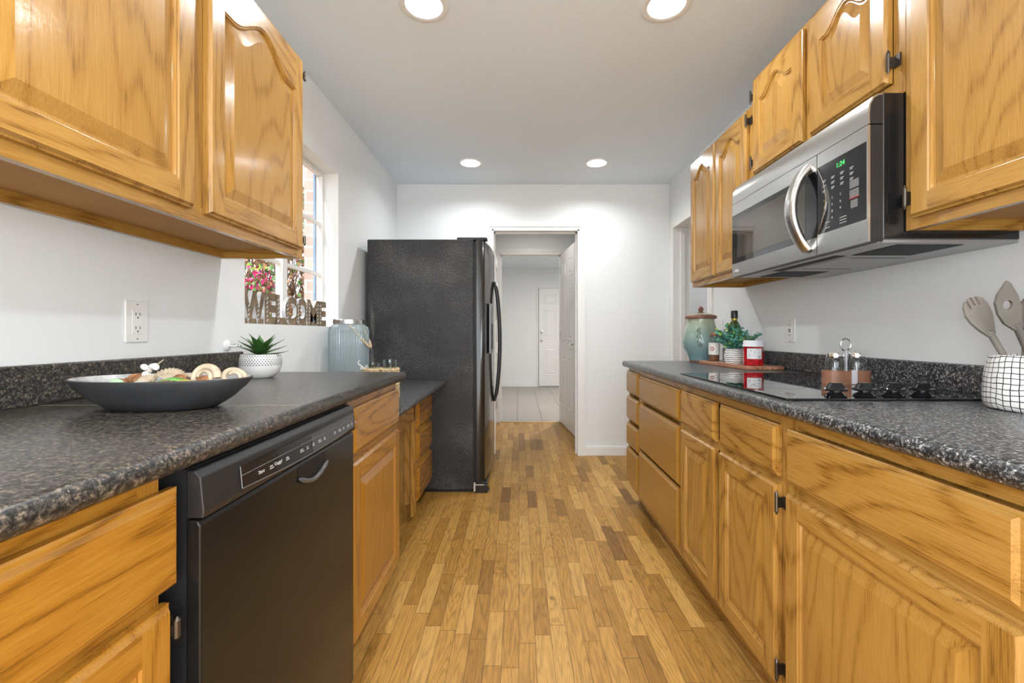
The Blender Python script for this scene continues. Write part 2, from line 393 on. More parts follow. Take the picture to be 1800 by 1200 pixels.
# ceiling with four openings for the downlights
b = MB(); xs = sorted({x for x, _ in CANS+CANS_BACK})
hs = .1
def cell(x0, x1, y0, y1): b.quad((x0, y0, CZ), (x0, y1, CZ), (x1, y1, CZ), (x1, y0, CZ))
rows = {}
for x, y in CANS+CANS_BACK: rows.setdefault(y, []).append(x)
yc = YF-.12
for y in sorted(rows):
    cell(XL-.12, XR+.12, yc, y-hs); xc = XL-.12
    for x in sorted(rows[y]):
        cell(xc, x-hs, y-hs, y+hs); xc = x+hs
        n = 32; sq = []; ci = []
        for j in range(n):
            a = 2*PI*j/n; c_, s_ = math.cos(a), math.sin(a); k = hs/max(abs(c_), abs(s_))
            sq.append((x+c_*k, y+s_*k, CZ)); ci.append((x+c_*.078, y+s_*.078, CZ))
        b.loft([sq, ci]); b.loft([ci, [(p, q, CZ+.10) for p, q, _ in ci]])
    cell(xc, XR+.12, y-hs, y+hs); yc = y+hs
cell(XL-.12, XR+.12, yc, YB+.12)
b.box(XL-.12, XR+.12, YF-.12, YB+.12, TOP-.1, TOP+.05)
struct('ceiling', b, CEIL, 'white textured ceiling with four round downlights', 'ceiling', recalc=False)
b = MB(); b.box(-.98, .72, YB+.12, 5.42, CZ, CZ+.1).box(-1.6, 2.3, 5.42, 8.95, CZ, CZ+.1)
struct('ceiling_hall', b, CEIL, 'plain white ceiling over the hall and far room', 'ceiling')
# hall and far room
HY = 5.27
b = MB(); b.box(-1.08, -.95, YB+.12, HY, 0, TOP); struct('wall_hall_left', b, WALL, 'wall behind the laundry machines', 'wall')
b = MB(); b.box(.68, .8, YB+.12, HY, 0, TOP); struct('wall_hall_right', b, WALL, 'hall wall behind the open white door', 'wall')
b = MB(); b.box(-1.6, -.235, HY, HY+.12, 0, TOP).box(.52, 2.3, HY, HY+.12, 0, TOP).box(-.235, .52, HY, HY+.12, 2.035, TOP)
struct('wall_hall_back', b, WALL, 'white wall around the second doorway', 'wall')
b = MB(); b.box(-1.6, 2.3, 8.84, 8.95, 0, TOP); struct('wall_far_room', b, WALL, 'white end wall of the far tiled room', 'wall')
b = MB(); b.box(-1.7, -1.6, HY, 8.95, 0, TOP); struct('wall_far_left', b, WALL, 'left wall of the far tiled room', 'wall')
b = MB(); b.box(2.3, 2.4, HY, 8.95, 0, TOP); struct('wall_far_right', b, WALL, 'right wall of the far tiled room', 'wall')
# side room through the right doorway
b = MB(); b.box(2.6, 2.7, 1.9, 4.9, 0, TOP); struct('wall_side_room', b, WALLG, 'pale grey wall seen through the right doorway', 'wall')
b = MB(); b.box(1.44, 2.6, 4.8, 4.9, 0, TOP).box(1.44, 2.6, 1.9, 2.0, 0, TOP); struct('wall_side_room_ends', b, WALLG, 'pale grey end walls of the side room', 'wall')
b = MB(); b.box(1.44, 2.7, 1.9, 4.9, CZ, CZ+.1); struct('ceiling_side_room', b, CEIL, 'ceiling of the side room beyond the right doorway', 'ceiling')
lamp('side_room_lamp', (2.0, 3.9, 2.3), .3, 6)
# casings
def casing(name, label, x0, x1, z1, y, t=.012, wd=.055, inner=None, depth=.12):
    b = MB()
    b.box(x0-wd, x0, y-t, y, 0, z1+wd).box(x1, x1+wd, y-t, y, 0, z1+wd).box(x0, x1, y-t, y, z1, z1+wd)
    b.box(x0-wd*.75, x0-wd*.35, y-t-.006, y-t, 0, z1+wd*.7).box(x1+wd*.35, x1+wd*.75, y-t-.006, y-t, 0, z1+wd*.7).box(x0-wd*.75, x1+wd*.75, y-t-.0061, y-t, z1+wd*.35, z1+wd*.75)
    b.box(x0, x0+.014, y-t, y+depth+.01, 0, z1).box(x1-.014, x1, y-t, y+depth+.01, 0, z1).box(x0, x1, y-t, y+depth+.01, z1-.014, z1)
    b.box(x0+.014, x0+.026, y+.05, y+.085, 0, z1-.014).box(x1-.026, x1-.014, y+.05, y+.085, 0, z1-.014).box(x0+.014, x1-.014, y+.05, y+.085, z1-.026, z1-.014)
    return struct(name, b, TRIM, label, 'door casing')
casing('trim_1', 'white casing of the first doorway at the end of the galley', OX0, OX1, OZ, YB)
casing('trim_2', 'white casing of the second doorway before the tiles', -.235, .52, 2.035, HY)
b = MB(); t = .012; wd = .055
b.box(XR-t, XR, DY0-wd, DY0, 0, DZ+wd).box(XR-t, XR, DY1, DY1+wd, 0, DZ+wd).box(XR-t, XR, DY0, DY1, DZ, DZ+wd)
b.box(XR-t, XR+.13, DY0, DY0+.014, 0, DZ).box(XR-t, XR+.13, DY1-.014, DY1, 0, DZ).box(XR-t, XR+.13, DY0, DY1, DZ-.014, DZ)
b.box(XR+.05, XR+.085, DY1-.026, DY1-.014, 0, DZ-.014)
struct('trim_3', b, TRIM, 'white casing of the doorway in the right wall', 'door casing')
b = MB(); b.box(OX1+.055, XR, YB-.014, YB, 0, .07).box(OX1+.055, XR, YB-.011, YB, .07, .082)
struct('baseboard_back', b, TRIM, 'white baseboard at the foot of the end wall', 'baseboard', bevel=.003)
b = MB(); b.box(-1.6, .34, 8.825, 8.84, 0, .08); struct('baseboard_far', b, TRIM, 'white baseboard of the far room', 'baseboard')
b = MB(); b.box(-.22, .506, 5.262, 5.305, 0, .006); struct('trim_4', b, BRASS, 'thin brass threshold strip between oak and tile', 'threshold', bevel=.002)
b = MB(); b.box(XR-.013, XR, 2.83, DY0-wd, 0, .08); struct('baseboard_right', b, TRIM, 'short white baseboard beside the right doorway', 'baseboard')
# six panel doors
def panel_door(name, label, w_, h, th=.035, handle=True, side=1):
    """door lying in local XZ from x=0 (hinge) to x=w_, thickness along Y, placed later"""
    root = sthing(name, (0, 0, 0), label, 'door')
    b = MB(); b.box(0, w_, 0, th, 0, h)
    o = obj('door_leaf', b, DOORW, root, bevel=.002)
    st = .105; cw = (w_-3*st)/2; rows_ = [(.22, .80), (.98, 1.56), (1.68, 1.88)]
    for fy, sg in ((0, -1), (th, 1)):
        b = MB()
        for c in range(2):
            x0 = st+c*(cw+st); x1 = x0+cw
            for z0, z1 in rows_:
                z0 *= h/2.0; z1 *= h/2.0
                def lp(i, d): return [(x0+i, fy+sg*d, z0+i), (x1-i, fy+sg*d, z0+i), (x1-i, fy+sg*d, z1-i), (x0+i, fy+sg*d, z1-i)]
                b.loft([lp(0, .0003), lp(.008, .005), lp(.018, .001), lp(.034, .001), lp(.05, .006)], cap1=True)
        obj('door_panels', b, DOORW, root)
    return root, o
d1, leaf = panel_door('door_1', 'open white six panel door in the hall with lever handle', .74, 2.01)
for zz in (.25, 1.0, 1.78):
    b = MB(); b.tube([(-.004, .0, zz), (-.004, .0, zz+.08)], .006, 8); obj('door_hinge', b, CHROME, d1)
for sg, fy in ((-1, 0), (1, .035)):
    b = MB(); b.lathe([(0, 0), (.027, 0), (.027, .006), (.012, .010), (.010, .04), (0, .041)], (0, 0, 0), 16, cap0=False, cap1=False, mat4=Matrix.Rotation(PI/2*(1 if sg < 0 else -1), 3, 'X'))
    mb2 = MB(); mb2.v = [(x+.68, y+fy, z+.95) for x, y, z in b.v]; mb2.f = b.f; mb2.m = b.m
    mb2.tube([(.68, fy+sg*.04, .95), (.64, fy+sg*.045, .952), (.58, fy+sg*.04, .945)], [.009, .008, .006], 8)
    obj('door_handle', mb2, CHROME, d1, smooth=40)
b = MB(); b.box(.7395, .742, .006, .029, .90, 1.0); obj('latch_plate', b, CHROME, d1)
d1.location = (.500, 5.255, .008); d1.rotation_euler = (0, 0, math.radians(-84.0))
d2, leaf = panel_door('door_2', 'closed white panelled door at the far end with two knobs', .81, 1.965)
for zz in (.93, 1.09):
    b = MB(); b.lathe([(0, 0), (.03, 0), (.03, .008), (.013, .012), (.013, .03), (.026, .04), (.026, .055), (0, .06)], (0, 0, 0), 16, cap0=False, cap1=False, mat4=Matrix.Rotation(PI/2, 3, 'X'))
    b.v = [(x+.06, y, z+zz) for x, y, z in b.v]; obj('door_knob', b, CHROME, d2, smooth=40)
d2.location = (.405, 8.80, .012)
b = MB(); b.box(.36, .40, 8.825, 8.84, 0, 2.02).box(1.22, 1.26, 8.825, 8.84, 0, 2.02).box(.4, 1.22, 8.825, 8.84, 1.98, 2.02).box(.4, .405, 8.80, 8.84, 0, 1.98, 1).box(.4, 1.22, 8.80, 8.84, 1.977, 1.982, 1)
struct('trim_5', b, [TRIM, GREY], 'white casing around the far door', 'door casing')

# ------------------------------------------------------------ window and outside
win = sthing('window_1', (XL-.10, (WY0+WY1)/2, WZ0), 'white gridded window above the sink counter on the left', 'window')
fx0, fx1 = XL-.118, XL-.085
b = MB(); f = .022
b.box(fx0, fx1, WY0, WY1, WZ0, WZ0+f).box(fx0, fx1, WY0, WY1, WZ1-f, WZ1).box(fx0, fx1, WY0, WY0+f, WZ0+f, WZ1-f).box(fx0, fx1, WY1-f, WY1, WZ0+f, WZ1-f)
obj('window_frame', b, TRIM, win, bevel=.002)
ym = (WY0+WY1)/2
b = MB(); b.box(fx0+.004, fx1+.006, ym-.022, ym+.022, WZ0+f, WZ1-f); obj('mullion', b, TRIM, win, bevel=.002)
for z in (1.415, 1.71):
    b = MB(); b.box(fx0+.008, fx1-.006, WY0+f, ym-.022, z-.009, z+.009).box(fx0+.008, fx1-.006, ym+.022, WY1-f, z-.009, z+.009); obj('muntin', b, TRIM, win)
b = MB(); b.box(fx0+.014, fx0+.018, WY0+f, WY1-f, WZ0+f, WZ1-f); obj('window_glass', b, GWIN, win)
scr = plain('blue_screen_frame', (.06, .16, .28), .4)
b = MB(); b.box(fx0-.012, fx0-.002, WY1-.04, WY1-.022, WZ0, WZ1).box(fx0-.012, fx0-.002, WY0+.0, WY0+.02, WZ0, WZ1); obj('screen_frame', b, scr, win)
b = MB(); b.box(-1.44, XL-.12, 2.93, 3.3, -.3, 3.4); struct('wall_brick', b, BRICK, 'red brick return wall outside the window', 'wall')
b.v = []; b.f = []; b.m = []
GROUND = plain('tan_ground', (.42, .34, .25), .9, vary=(2, .2))
b = MB(); b.box(-9, 9, -12, YF-.12, -.16, -.1).box(-9, -2.2, YF-.12, 12, -.16, -.1); struct('floor_garden', b, GROUND, 'tan bare ground outside', 'ground')
b = MB(); b.box(-2.6, 2.8, -3.4, YF-.12, 2.42, 2.55); struct('ceiling_sunblock', b, TRIM, 'unseen white slab added as roof outside the patio opening', 'roof')  # unseen slab added to keep the sun out of the patio opening
b = MB(); b.box(-6.0, -5.8, -2.5, 8, -.2, 3.4); struct('wall_garden', b, GROUND, 'tan garden wall beyond the shrubs', 'wall')
def leafquad(mb, p, sz, rot, m):
    pts = [(-.5, 0, 0), (-.15, .28, .05), (.5, 0, 0), (-.15, -.28, .05)]
    i = len(mb.v)
    for q in pts:
        v = rot @ (Vector(q)*sz); mb.v.append((p[0]+v.x, p[1]+v.y, p[2]+v.z))
    mb.f.append((i, i+1, i+2, i+3)); mb.m.append(m)
def shrub(name, label, cx, cy, rx, ry, z0, z1, nl, nt_, mats, seedv, sz=(.05, .1)):
    rr = random.Random(seedv); root = thing(name, label, 'shrub', (cx, cy, -.1))
    b = MB()
    for k in range(nt_):
        a = rr.uniform(0, 2*PI); q = rr.uniform(.1, 1); p0 = Vector((cx+rx*.3*math.cos(a), cy+ry*.3*math.sin(a), -.1))
        pts = [p0]; p1 = Vector((cx+rx*q*math.cos(a), cy+ry*q*math.sin(a), rr.uniform(z0+.3, z1)))
        for t_ in (.3, .55, .8, 1): pts.append(p0.lerp(p1, t_)+Vector((rr.uniform(-.1, .1), rr.uniform(-.1, .1), .15*math.sin(t_*3))))
        b.tube(pts, [.014, .012, .009, .006, .003], 5)
    obj('branches', b, TWIG, root)
    b = MB()
    for k in range(nl):
        a = rr.uniform(0, 2*PI); q = math.sqrt(rr.uniform(.05, 1)); zt = rr.uniform(z0, z1)
        kk = math.sqrt(max(.15, 1-((zt-(z0+z1)/2)/((z1-z0)/2))**2*.75))
        leafquad(b, (cx+rx*q*kk*math.cos(a), cy+ry*q*kk*math.sin(a), zt), rr.uniform(*sz), rotm(rr.uniform(0, 6), rr.uniform(0, 6), rr.uniform(0, 6)), rr.choices(range(len(mats)), [5]+[2]*(len(mats)-1))[0])
    obj('foliage', b, mats, root, recalc=False)
    return root
shrub('brown_shrub', 'dense brown dry shrub filling the view through the window', -3.2, 5.2, 1.1, 1.15, .1, 2.9, 9000, 260, [DRY, TWIG, LEAF], 3)
sh = shrub('bougainvillea', 'flowering shrub with magenta blossoms close outside the window', -2.18, 3.45, .42, .45, .2, 1.62, 520, 60, [LEAF, LEAFY, DRY], 5, (.04, .08))
b = MB()
rr = random.Random(2)
for cx, cy, cz in ((-1.95, 3.30, 1.52), (-1.95, 3.45, 1.45), (-1.98, 3.22, 1.455)):
    for k in range(22):
        leafquad(b, (cx+rr.gauss(0, .035), cy+rr.gauss(0, .035), cz+rr.gauss(0, .03)), rr.uniform(.03, .055), rotm(rr.uniform(0, 6), rr.uniform(0, 6), rr.uniform(0, 6)), 0)
obj('blossoms', b, FLOWER, sh, recalc=False)

# ------------------------------------------------------------ cabinet parts
def rect(u0, u1, v0, v1, i, w_): return [(u0+i, v0+i, w_), (u1-i, v0+i, w_), (u1-i, v1-i, w_), (u0+i, v1-i, w_)]
class Side:
    def __init__(s, side, x): s.s = 1 if side == 'L' else -1; s.x = x
    def P(s, p): return (s.x+s.s*p[2], p[0], p[1])         # u = Y, v = Z, w = outward
def hinge(parent, S, y, z, big=1.0, up=1):
    """exposed bronze hinge beside a door edge"""
    b = MB(); P = S.P
    h = .052*big
    b.tube([P((y, z-h*.5, .022)), P((y, z+h*.5, .022))], .0045, 8)
    b.tube([P((y, z-h*.72, .022)), P((y, z-h*.5, .022))], [.001, .005], 8); b.tube([P((y, z+h*.5, .022)), P((y, z+h*.72, .022))], [.005, .001], 8)
    a, c = P((y+.016*up, z-h*.38, .0)), P((y, z+h*.38, .004)); b.box(a[0], c[0], a[1], c[1], a[2], c[2])
    a, c = P((y-.006*up, z-h*.3, .0)), P((y, z+h*.3, .021)); b.box(a[0], c[0], a[1], c[1], a[2], c[2])
    return obj('hinge', b, BRONZE, parent, smooth=40)
def door(parent, S, y0, y1, z0, z1, arch=0, st=.052, rail=.052, th=.02, hinges=None, name='door'):
    P = S.P; b = MB()
    e = .006
    b.loft([[P(p) for p in l] for l in (rect(y0, y1, z0, z1, 0, .001), rect(y0, y1, z0, z1, 0, th-.008), rect(y0, y1, z0, z1, .003, th-.007), rect(y0, y1, z0, z1, e+.002, th))], 0)
    n = 28; u0, u1 = y0+st, y1-st; va = z0+rail; vb = z1-rail-arch
    def top(u, d=0):
        if not arch: return vb-d
        t_ = abs((u-(u0+u1)/2)/((u1-u0)/2)); k = .5*(1+math.cos(PI*min(1, t_/.80)))
        return vb+arch*k*1.0-d
    us = [u0+(u1-u0)*i/n for i in range(n+1)]
    o = e+.002
    q = lambda a0, a1, c0, c1, m: b.quad(P((a0, c0, th)), P((a1, c0, th)), P((a1, c1, th)), P((a0, c1, th)), mat=m)
    q(y0+o, u0, z0+o, z1-o, 0); q(u1, y1-o, z0+o, z1-o, 0); q(u0, u1, z0+o, va, 1)
    for i in range(n): b.quad(P((us[i], top(us[i]), th)), P((us[i+1], top(us[i+1]), th)), P((us[i+1], z1-o, th)), P((us[i], z1-o, th)), mat=1)
    b.quad(*[P(p) for p in rect(y0, y1, z0, z1, 0, .001)])
    dr = obj(name, b, [OVL, OHL] if S is SL else [OV, OH], parent, recalc=True)
    def loop(d, w_):
        l = []
        for i in range(n+1):
            u = u0+d+(u1-u0-2*d)*i/n; l.append(P((u, va+d, w_)))
        for i in range(n, -1, -1):
            u = u0+d+(u1-u0-2*d)*i/n
            uo = u0+(u1-u0)*i/n
            l.append(P((u, top(uo)-d, w_)))
        return l
    pb = MB(); g = .0
    L_ = [loop(0, th), loop(.0025, th-.003), loop(.0055, th-.0032), loop(.0075, th-.009), loop(.010, th-.0095), loop(.013, th-.0095), loop(.040, th-.001)]
    pb.loft(L_, 0)
    last = L_[-1]
    for i in range(n): pb.quad(last[i], last[i+1], last[2*n+1-i-1], last[2*n+1-i], mat=0)
    obj('door_panel', pb, OPL if S is SL else OPAN, dr)
    for h_ in (hinges or []): hinge(dr, S, h_[0], h_[1], up=h_[2], big=h_[3] if len(h_) > 3 else .85)
    return dr
def drawer(parent, S, y0, y1, z0, z1, th=.02, name='drawer', mat=None):
    P = S.P; b = MB()
    b.loft([[P(p) for p in l] for l in (rect(y0, y1, z0, z1, 0, .001), rect(y0, y1, z0, z1, 0, th-.009), rect(y0, y1, z0, z1, .003, th-.007), rect(y0, y1, z0, z1, .007, th-.0065), rect(y0, y1, z0, z1, .013, th))], 0, cap0=True, cap1=True)
    return obj(name, b, mat or (OHL if S is SL else OH), parent)
def base_body(parent, S, y0, y1, ztop, zbot, depth, toe=.07, holes=(), ends='v'):
    P = S.P; b = MB()
    def bx(mb, u0, u1, v0, v1, w0, w1, m=0):
        a, c = P((u0, v0, w0)), P((u1, v1, w1)); mb.box(a[0], c[0], a[1], c[1], a[2], c[2], m)
    bx(b, y0, y1, zbot, ztop, -depth, -.019)
    obj('cabinet_body', b, OV, parent)
    f = MB(); s_ = .034
    bx(f, y0, y0+s_, zbot, ztop, -.019, 0); bx(f, y1-s_, y1, zbot, ztop, -.019, 0)
    bx(f, y0+s_, y1-s_, ztop-.03, ztop, -.019, -.0002, 1); bx(f, y0+s_, y1-s_, zbot, zbot+.03, -.019, -.0002, 1)
    for h in holes: bx(f, y0+s_, y1-s_, h-.018, h+.018, -.019, -.0002, 1)
    obj('face_frame', f, [OVL, OHL] if S is SL else [OV, OH], parent)
    t = MB(); bx(t, y0, y1, 0, zbot, -depth, -toe); obj('toe_kick', t, OH, parent)
def upper_body(parent, S, y0, y1, z0, z1, depth, mids=(), lip=.028):
    P = S.P
    def bx(mb, u0, u1, v0, v1, w0, w1, m=0):
        a, c = P((u0, v0, w0)), P((u1, v1, w1)); mb.box(a[0], c[0], a[1], c[1], a[2], c[2], m)
    b = MB(); bx(b, y0, y1, z0+lip, z1, -depth, -.019)
    bx(b, y0, y0+.016, z0, z0+lip, -depth, -.019); bx(b, y1-.016, y1, z0, z0+lip, -depth, -.019); bx(b, y0+.016, y1-.016, z0, z0+lip, -depth, -depth+.016, 1)
    bx(b, y0+.016, y1-.016, z0+lip-.001, z0+lip, -depth+.016, -.019, 2)
    obj('cabinet_body', b, [OX, OH, OU], parent)
    f = MB(); s_ = .036
    bx(f, y0, y0+s_, z0, z1, -.019, 0); bx(f, y1-s_, y1, z0, z1, -.019, 0)
    for m_ in mids: bx(f, m_-.028, m_+.028, z0+.04, z1-.04, -.019, 0)
    bx(f, y0+s_, y1-s_, z0, z0+.04, -.019, -.0002, 1); bx(f, y0+s_, y1-s_, z1-.04, z1, -.019, -.0002, 1)
    obj('face_frame', f, [OV, OH], parent)

# ---- left base run
SL = Side('L', -.495); LZ = .88; LB = .14
c = thing('base_cabinet', 'oak base cabinet nearest the camera on the left, beside the dishwasher', 'cabinet', (-.78, .06, 0))
base_body(c, SL, -.5, .600, LZ, LB, .573, holes=(.705,))
drawer(c, SL, -.02, .618, .718, .854)
door(c, SL, .10, .603, .165, .699, hinges=[(.605, .662, 1, .45)])
door(c, SL, -.42, .08, .165, .699)
c = thing('base_cabinet', 'narrow oak base cabinet between dishwasher and lowered desk', 'cabinet', (-.78, 1.5, 0))
base_body(c, SL, 1.245, 1.76, LZ, LB, .573, holes=(.70,))
drawer(c, SL, 1.265, 1.745, .714, .850)
door(c, SL, 1.262, 1.745, .163, .692)
# ---- dishwasher
dw = thing('dishwasher', 'black built in dishwasher under the left countertop', 'dishwasher', (-.75, .92, 0))
D0, D1 = .630, 1.213
b = MB(); b.box(-1.04, -.48, D0, D1+.015, .10, .874); obj('tub', b, BLKM, dw)
b = MB(); n = 10
b.prism([(-.480, .11), (-.4585, .11), (-.4585, .792), (-.463, .800), (-.480, .800)], D0, D1, 'y'); obj('door_panel', b, DWD, dw, bevel=.003)
b = MB(); b.box(-1.0, -.53, D0, D1, 0, .10); obj('toe_panel', b, BLKM, dw)
b = MB()
b.prism([(-.480, .803), (-.4555, .803), (-.4535, .812), (-.4585, .862), (-.468, .872), (-.480, .872)], D0, D1, 'y'); obj('control_panel', b, BLKM, dw, bevel=.002)
def dwface(y, t): return (-.4532+(-.0047)*t, y, .812+.05*t)      # t 0 bottom to 1 top of the slanted fascia
b = MB(); n = 24; y0, y1 = D0+.085, D1-.012
bot = []; topp = []
for i in range(n+1):
    u = i/n; y = y0+(y1-y0)*u; bow = -.012*math.sin(PI*u)
    bot.append(Vector(dwface(y, .1))+Vector((.0012, 0, bow*.7))); topp.append(Vector(dwface(y, .80))+Vector((.0012, 0, 0)))
for i in range(n): b.quad(bot[i], bot[i+1], topp[i+1], topp[i])
obj('fascia_strip', b, BLK, dw)
b = MB(); k0 = int(n*.52)
for i in range(k0, n): b.quad(bot[i]+Vector((.0006, 0, .001)), bot[i+1]+Vector((.0006, 0, .001)), topp[i+1]+Vector((.0006, 0, -.004)), topp[i]+Vector((.0006, 0, -.004)))
obj('grey_display', b, plain('smoky_grey_fascia', (.055, .055, .058), .25), dw)
b = MB(); b.tube([p+Vector((.0006, 0, -.0004)) for p in bot], .0011, 6); b.tube([bot[0], topp[0]], .0009, 6)
b.tube([dwface(y0+(y1-y0)*i/8, .50)+Vector((.0016, 0, 0)) if False else Vector(dwface(y0+(y1-y0)*i/8, .50))+Vector((.0016, 0, 0)) for i in range(9)], .0006, 4)
obj('chrome_line', b, plain('grey_line', (.16, .16, .16), .3, .6), dw)
ms = []
for k in range(16):
    y = y0+.08+k*.0275; t_ = .22
    if k in (3, 9): continue
    p = dwface(y, t_); mb = MB(); wd = R.choice((.008, .012, .015))
    mb.box(p[0]+.0014, p[0]+.0022, y, y+wd, p[2], p[2]+.0018).box(p[0]+.0014, p[0]+.0022, y, y+wd*.7, p[2]+.004, p[2]+.0058); ms.append(mb)
for k, tx in enumerate(('Start', 'Cancel')): ms.append(text_mb(tx, .009, T(dwface(0, .25)[0]+.002, y0+.045+.05*k, dwface(0, .25)[2], 'L')))
for q_ in ms: obj('button_label', q_, PRINT, dw)
b = MB(); yc = (D0+D1)/2+.05
hp = []
for i in range(13):
    u = i/12; y = yc-.065+.13*u; hp.append((y, .768-.020*math.sin(PI*u)))
for i in range(12): b.quad((-.458, hp[i][0], hp[i][1]), (-.458, hp[i+1][0], hp[i+1][1]), (-.458, hp[i+1][0], .793), (-.458, hp[i][0], .793))
obj('handle_recess', b, VOID, dw)
b = MB(); b.tube([(-.454, y, z) for y, z in hp], [.003]+[.0055]*11+[.003], 8); obj('pull_handle', b, plain('dark_grey_handle', (.07, .07, .072), .3), dw, smooth=50)

# ---- desk (lowered run)
c = thing('desk_cabinet', 'lowered oak desk base with three small drawers next to the refrigerator', 'cabinet', (-.8, 2.35, 0))
SD = Side('L', -.595)
b = MB(); b.box(-1.068, -.614, 2.50, 2.915, .09, .728).box(-1.068, -.66, 1.765, 2.50, 0, .728); obj('cabinet_body', b, OV, c)
b = MB(); b.box(-.614, -.595, 1.765, 2.50, .575, .728, 1).box(-.614, -.595, 2.48, 2.53, .03, .728).box(-.614, -.595, 2.88, 2.918, .09, .728)
for z0, z1 in ((.70, .728), (.493, .522), (.30, .336), (.09, .11)): b.box(-.614, -.5952, 2.53, 2.88, z0, z1, 1)
obj('face_frame', b, [OV, OH], c)
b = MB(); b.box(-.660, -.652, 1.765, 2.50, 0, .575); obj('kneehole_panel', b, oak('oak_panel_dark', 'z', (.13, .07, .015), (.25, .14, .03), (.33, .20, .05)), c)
b = MB(); b.box(-1.0, -.65, 2.50, 2.915, 0, .09); obj('toe_kick', b, OH, c)
for z0, z1 in ((.522, .700), (.337, .495), (.105, .301)): drawer(c, SD, 2.52, 2.905, z0, z1, mat=OHL)

# ---- countertops: bullnose slab with splash
def slab(name, label, S_sign, xf, xb, y0, y1, z, th, mat, splash=None, endround=True):
    root = thing(name, label, 'countertop', ((xf+xb)/2, (y0+y1)/2, z-th))
    s = S_sign; prof = []; r = th*.5
    for i in range(9):
        a = PI/2-PI*i/8; k = 1.0 if a > 0 else .55
        prof.append((xf-s*r*.8+s*r*.8*math.cos(a)*1.0, z-r+r*math.sin(a)))
    prof += [(xb, z-th), (xb, z)]
    e = .010; ins = [(y0, 0), (y1-e, 0), (y1-e*.3, e*.35), (y1, e)]
    loops = []
    cx, cz = (xf+xb)/2, z-th/2
    for y, d in ins:
        loops.append([(x-s*min(d, 1) if abs(x-xb) > .1 else x, y, cz+(zz-cz)*(1-d/ th*.6)) for x, zz in prof])
    b = MB(); b.loft(loops, cap0=True, cap1=True)
    obj('slab', b, mat, root, smooth=35)
    if splash:
        ys0, ys1, zt = splash; bx0, bx1 = xb, xb+s*.02
        b = MB(); b.box(bx0, bx1, ys0, ys1, z, zt); obj('backsplash', b, mat, root, bevel=.004)
    return root
ct = slab('countertop', 'brown black speckled countertop over the dishwasher on the left', 1, -.459, -1.069, -.5, 1.79, .914, .034, CL, (-.5, 1.667, 1.002))
b = MB(); b.box(-1.045, -.475, .950, .9515, .9140, .9143); obj('seam_line', b, plain('tan_seam', (.35, .29, .2), .5), ct)
ct2 = slab('countertop', 'lower grey black desktop between the counter end and the refrigerator', 1, -.481, -1.069, 1.795, 2.925, .760, .030, CR)
ct3 = slab('countertop', 'long grey black speckled countertop holding the cooktop on the right', -1, .66, 1.319, -.5, 2.80, .896, .036, CR, (-.5, 2.79, .980))

# ---- right base run
SR = Side('R', .70); RZ = .86; RB = .115
def rbase(label, y0, y1, holes=()):
    c = thing('base_cabinet', label, 'cabinet', (1.0, (y0+y1)/2, 0)); base_body(c, SR, y0, y1, RZ, RB, .617, toe=.065, holes=holes); return c
c = rbase('oak cabinet with four small drawers at the far end of the right counter', 2.50, 2.78)
for z0, z1 in ((.705, .838), (.5376, .679), (.3756, .513), (.148, .361)): drawer(c, SR, 2.512, 2.772, z0, z1, mat=OHS)
c = rbase('oak cabinet with three wide drawers in the right run', 1.86, 2.50)
for z0, z1 in ((.694, .829), (.4185, .6726), (.152, .4045)): drawer(c, SR, 1.874, 2.487, z0, z1, mat=OHS)
c = rbase('oak cabinet with two drawers and two doors under the cooktop', 1.13, 1.86, holes=(.681,))
drawer(c, SR, 1.527, 1.847, .692, .829); drawer(c, SR, 1.160, 1.492, .692, .829)
door(c, SR, 1.527, 1.847, .139, .670); door(c, SR, 1.160, 1.492, .139, .670, hinges=[(1.150, .625, -1), (1.150, .185, -1)])
c = rbase('wide oak cabinet nearest the camera on the right', -.5, 1.13, holes=(.676,))
drawer(c, SR, .591, 1.121, .688, .826); door(c, SR, .591, 1.121, .139, .662)
drawer(c, SR, .02, .56, .688, .826); door(c, SR, .02, .56, .139, .662)

# ---- uppers
UL = Side('L', -.78)
c = thing('upper_cabinet', 'glossy oak wall cabinet with arched doors on the left above the bowl', 'wall cabinet', (-.93, 1.0, 1.338))
upper_body(c, UL, .02, 1.572, 1.338, 2.05, .288, mids=(1.054, .54))
door(c, UL, 1.077, 1.545, 1.365, 2.027, arch=.07, hinges=[(1.5465, 1.98, 1, .5), (1.5465, 1.40, 1, .5)])
door(c, UL, .568, 1.031, 1.365, 2.027, arch=.07)
door(c, UL, .06, .525, 1.365, 2.027, arch=.07)
UR = Side('R', 1.015)
c = thing('upper_cabinet', 'oak wall cabinet with two narrow arched doors beyond the microwave', 'wall cabinet', (1.17, 2.2, 1.338))
upper_body(c, UR, 1.892, 2.555, 1.338, 2.062, .304, mids=(2.227,))
door(c, UR, 2.234, 2.540, 1.365, 2.05, arch=.05, st=.045); door(c, UR, 1.922, 2.219, 1.365, 2.05, arch=.05, st=.045, hinges=[(1.912, 2.0, -1), (1.912, 1.42, -1)])
c = thing('upper_cabinet', 'short oak wall cabinet with two arched doors above the microwave', 'wall cabinet', (1.17, 1.5, 1.706))
upper_body(c, UR, 1.147, 1.892, 1.706, 2.165, .304, mids=(1.522,))
door(c, UR, 1.544, 1.866, 1.748, 2.146, arch=.05, hinges=[(1.874, 2.08, 1), (1.874, 1.80, 1)]); door(c, UR, 1.185, 1.502, 1.748, 2.146, arch=.05, hinges=[(1.175, 1.80, -1), (1.175, 2.08, -1)])
c = thing('upper_cabinet', 'oak wall cabinet nearest the camera on the right, beside the microwave', 'wall cabinet', (1.17, .7, 1.338))
upper_body(c, UR, .10, 1.145, 1.338, 2.165, .304, mids=(.62,))
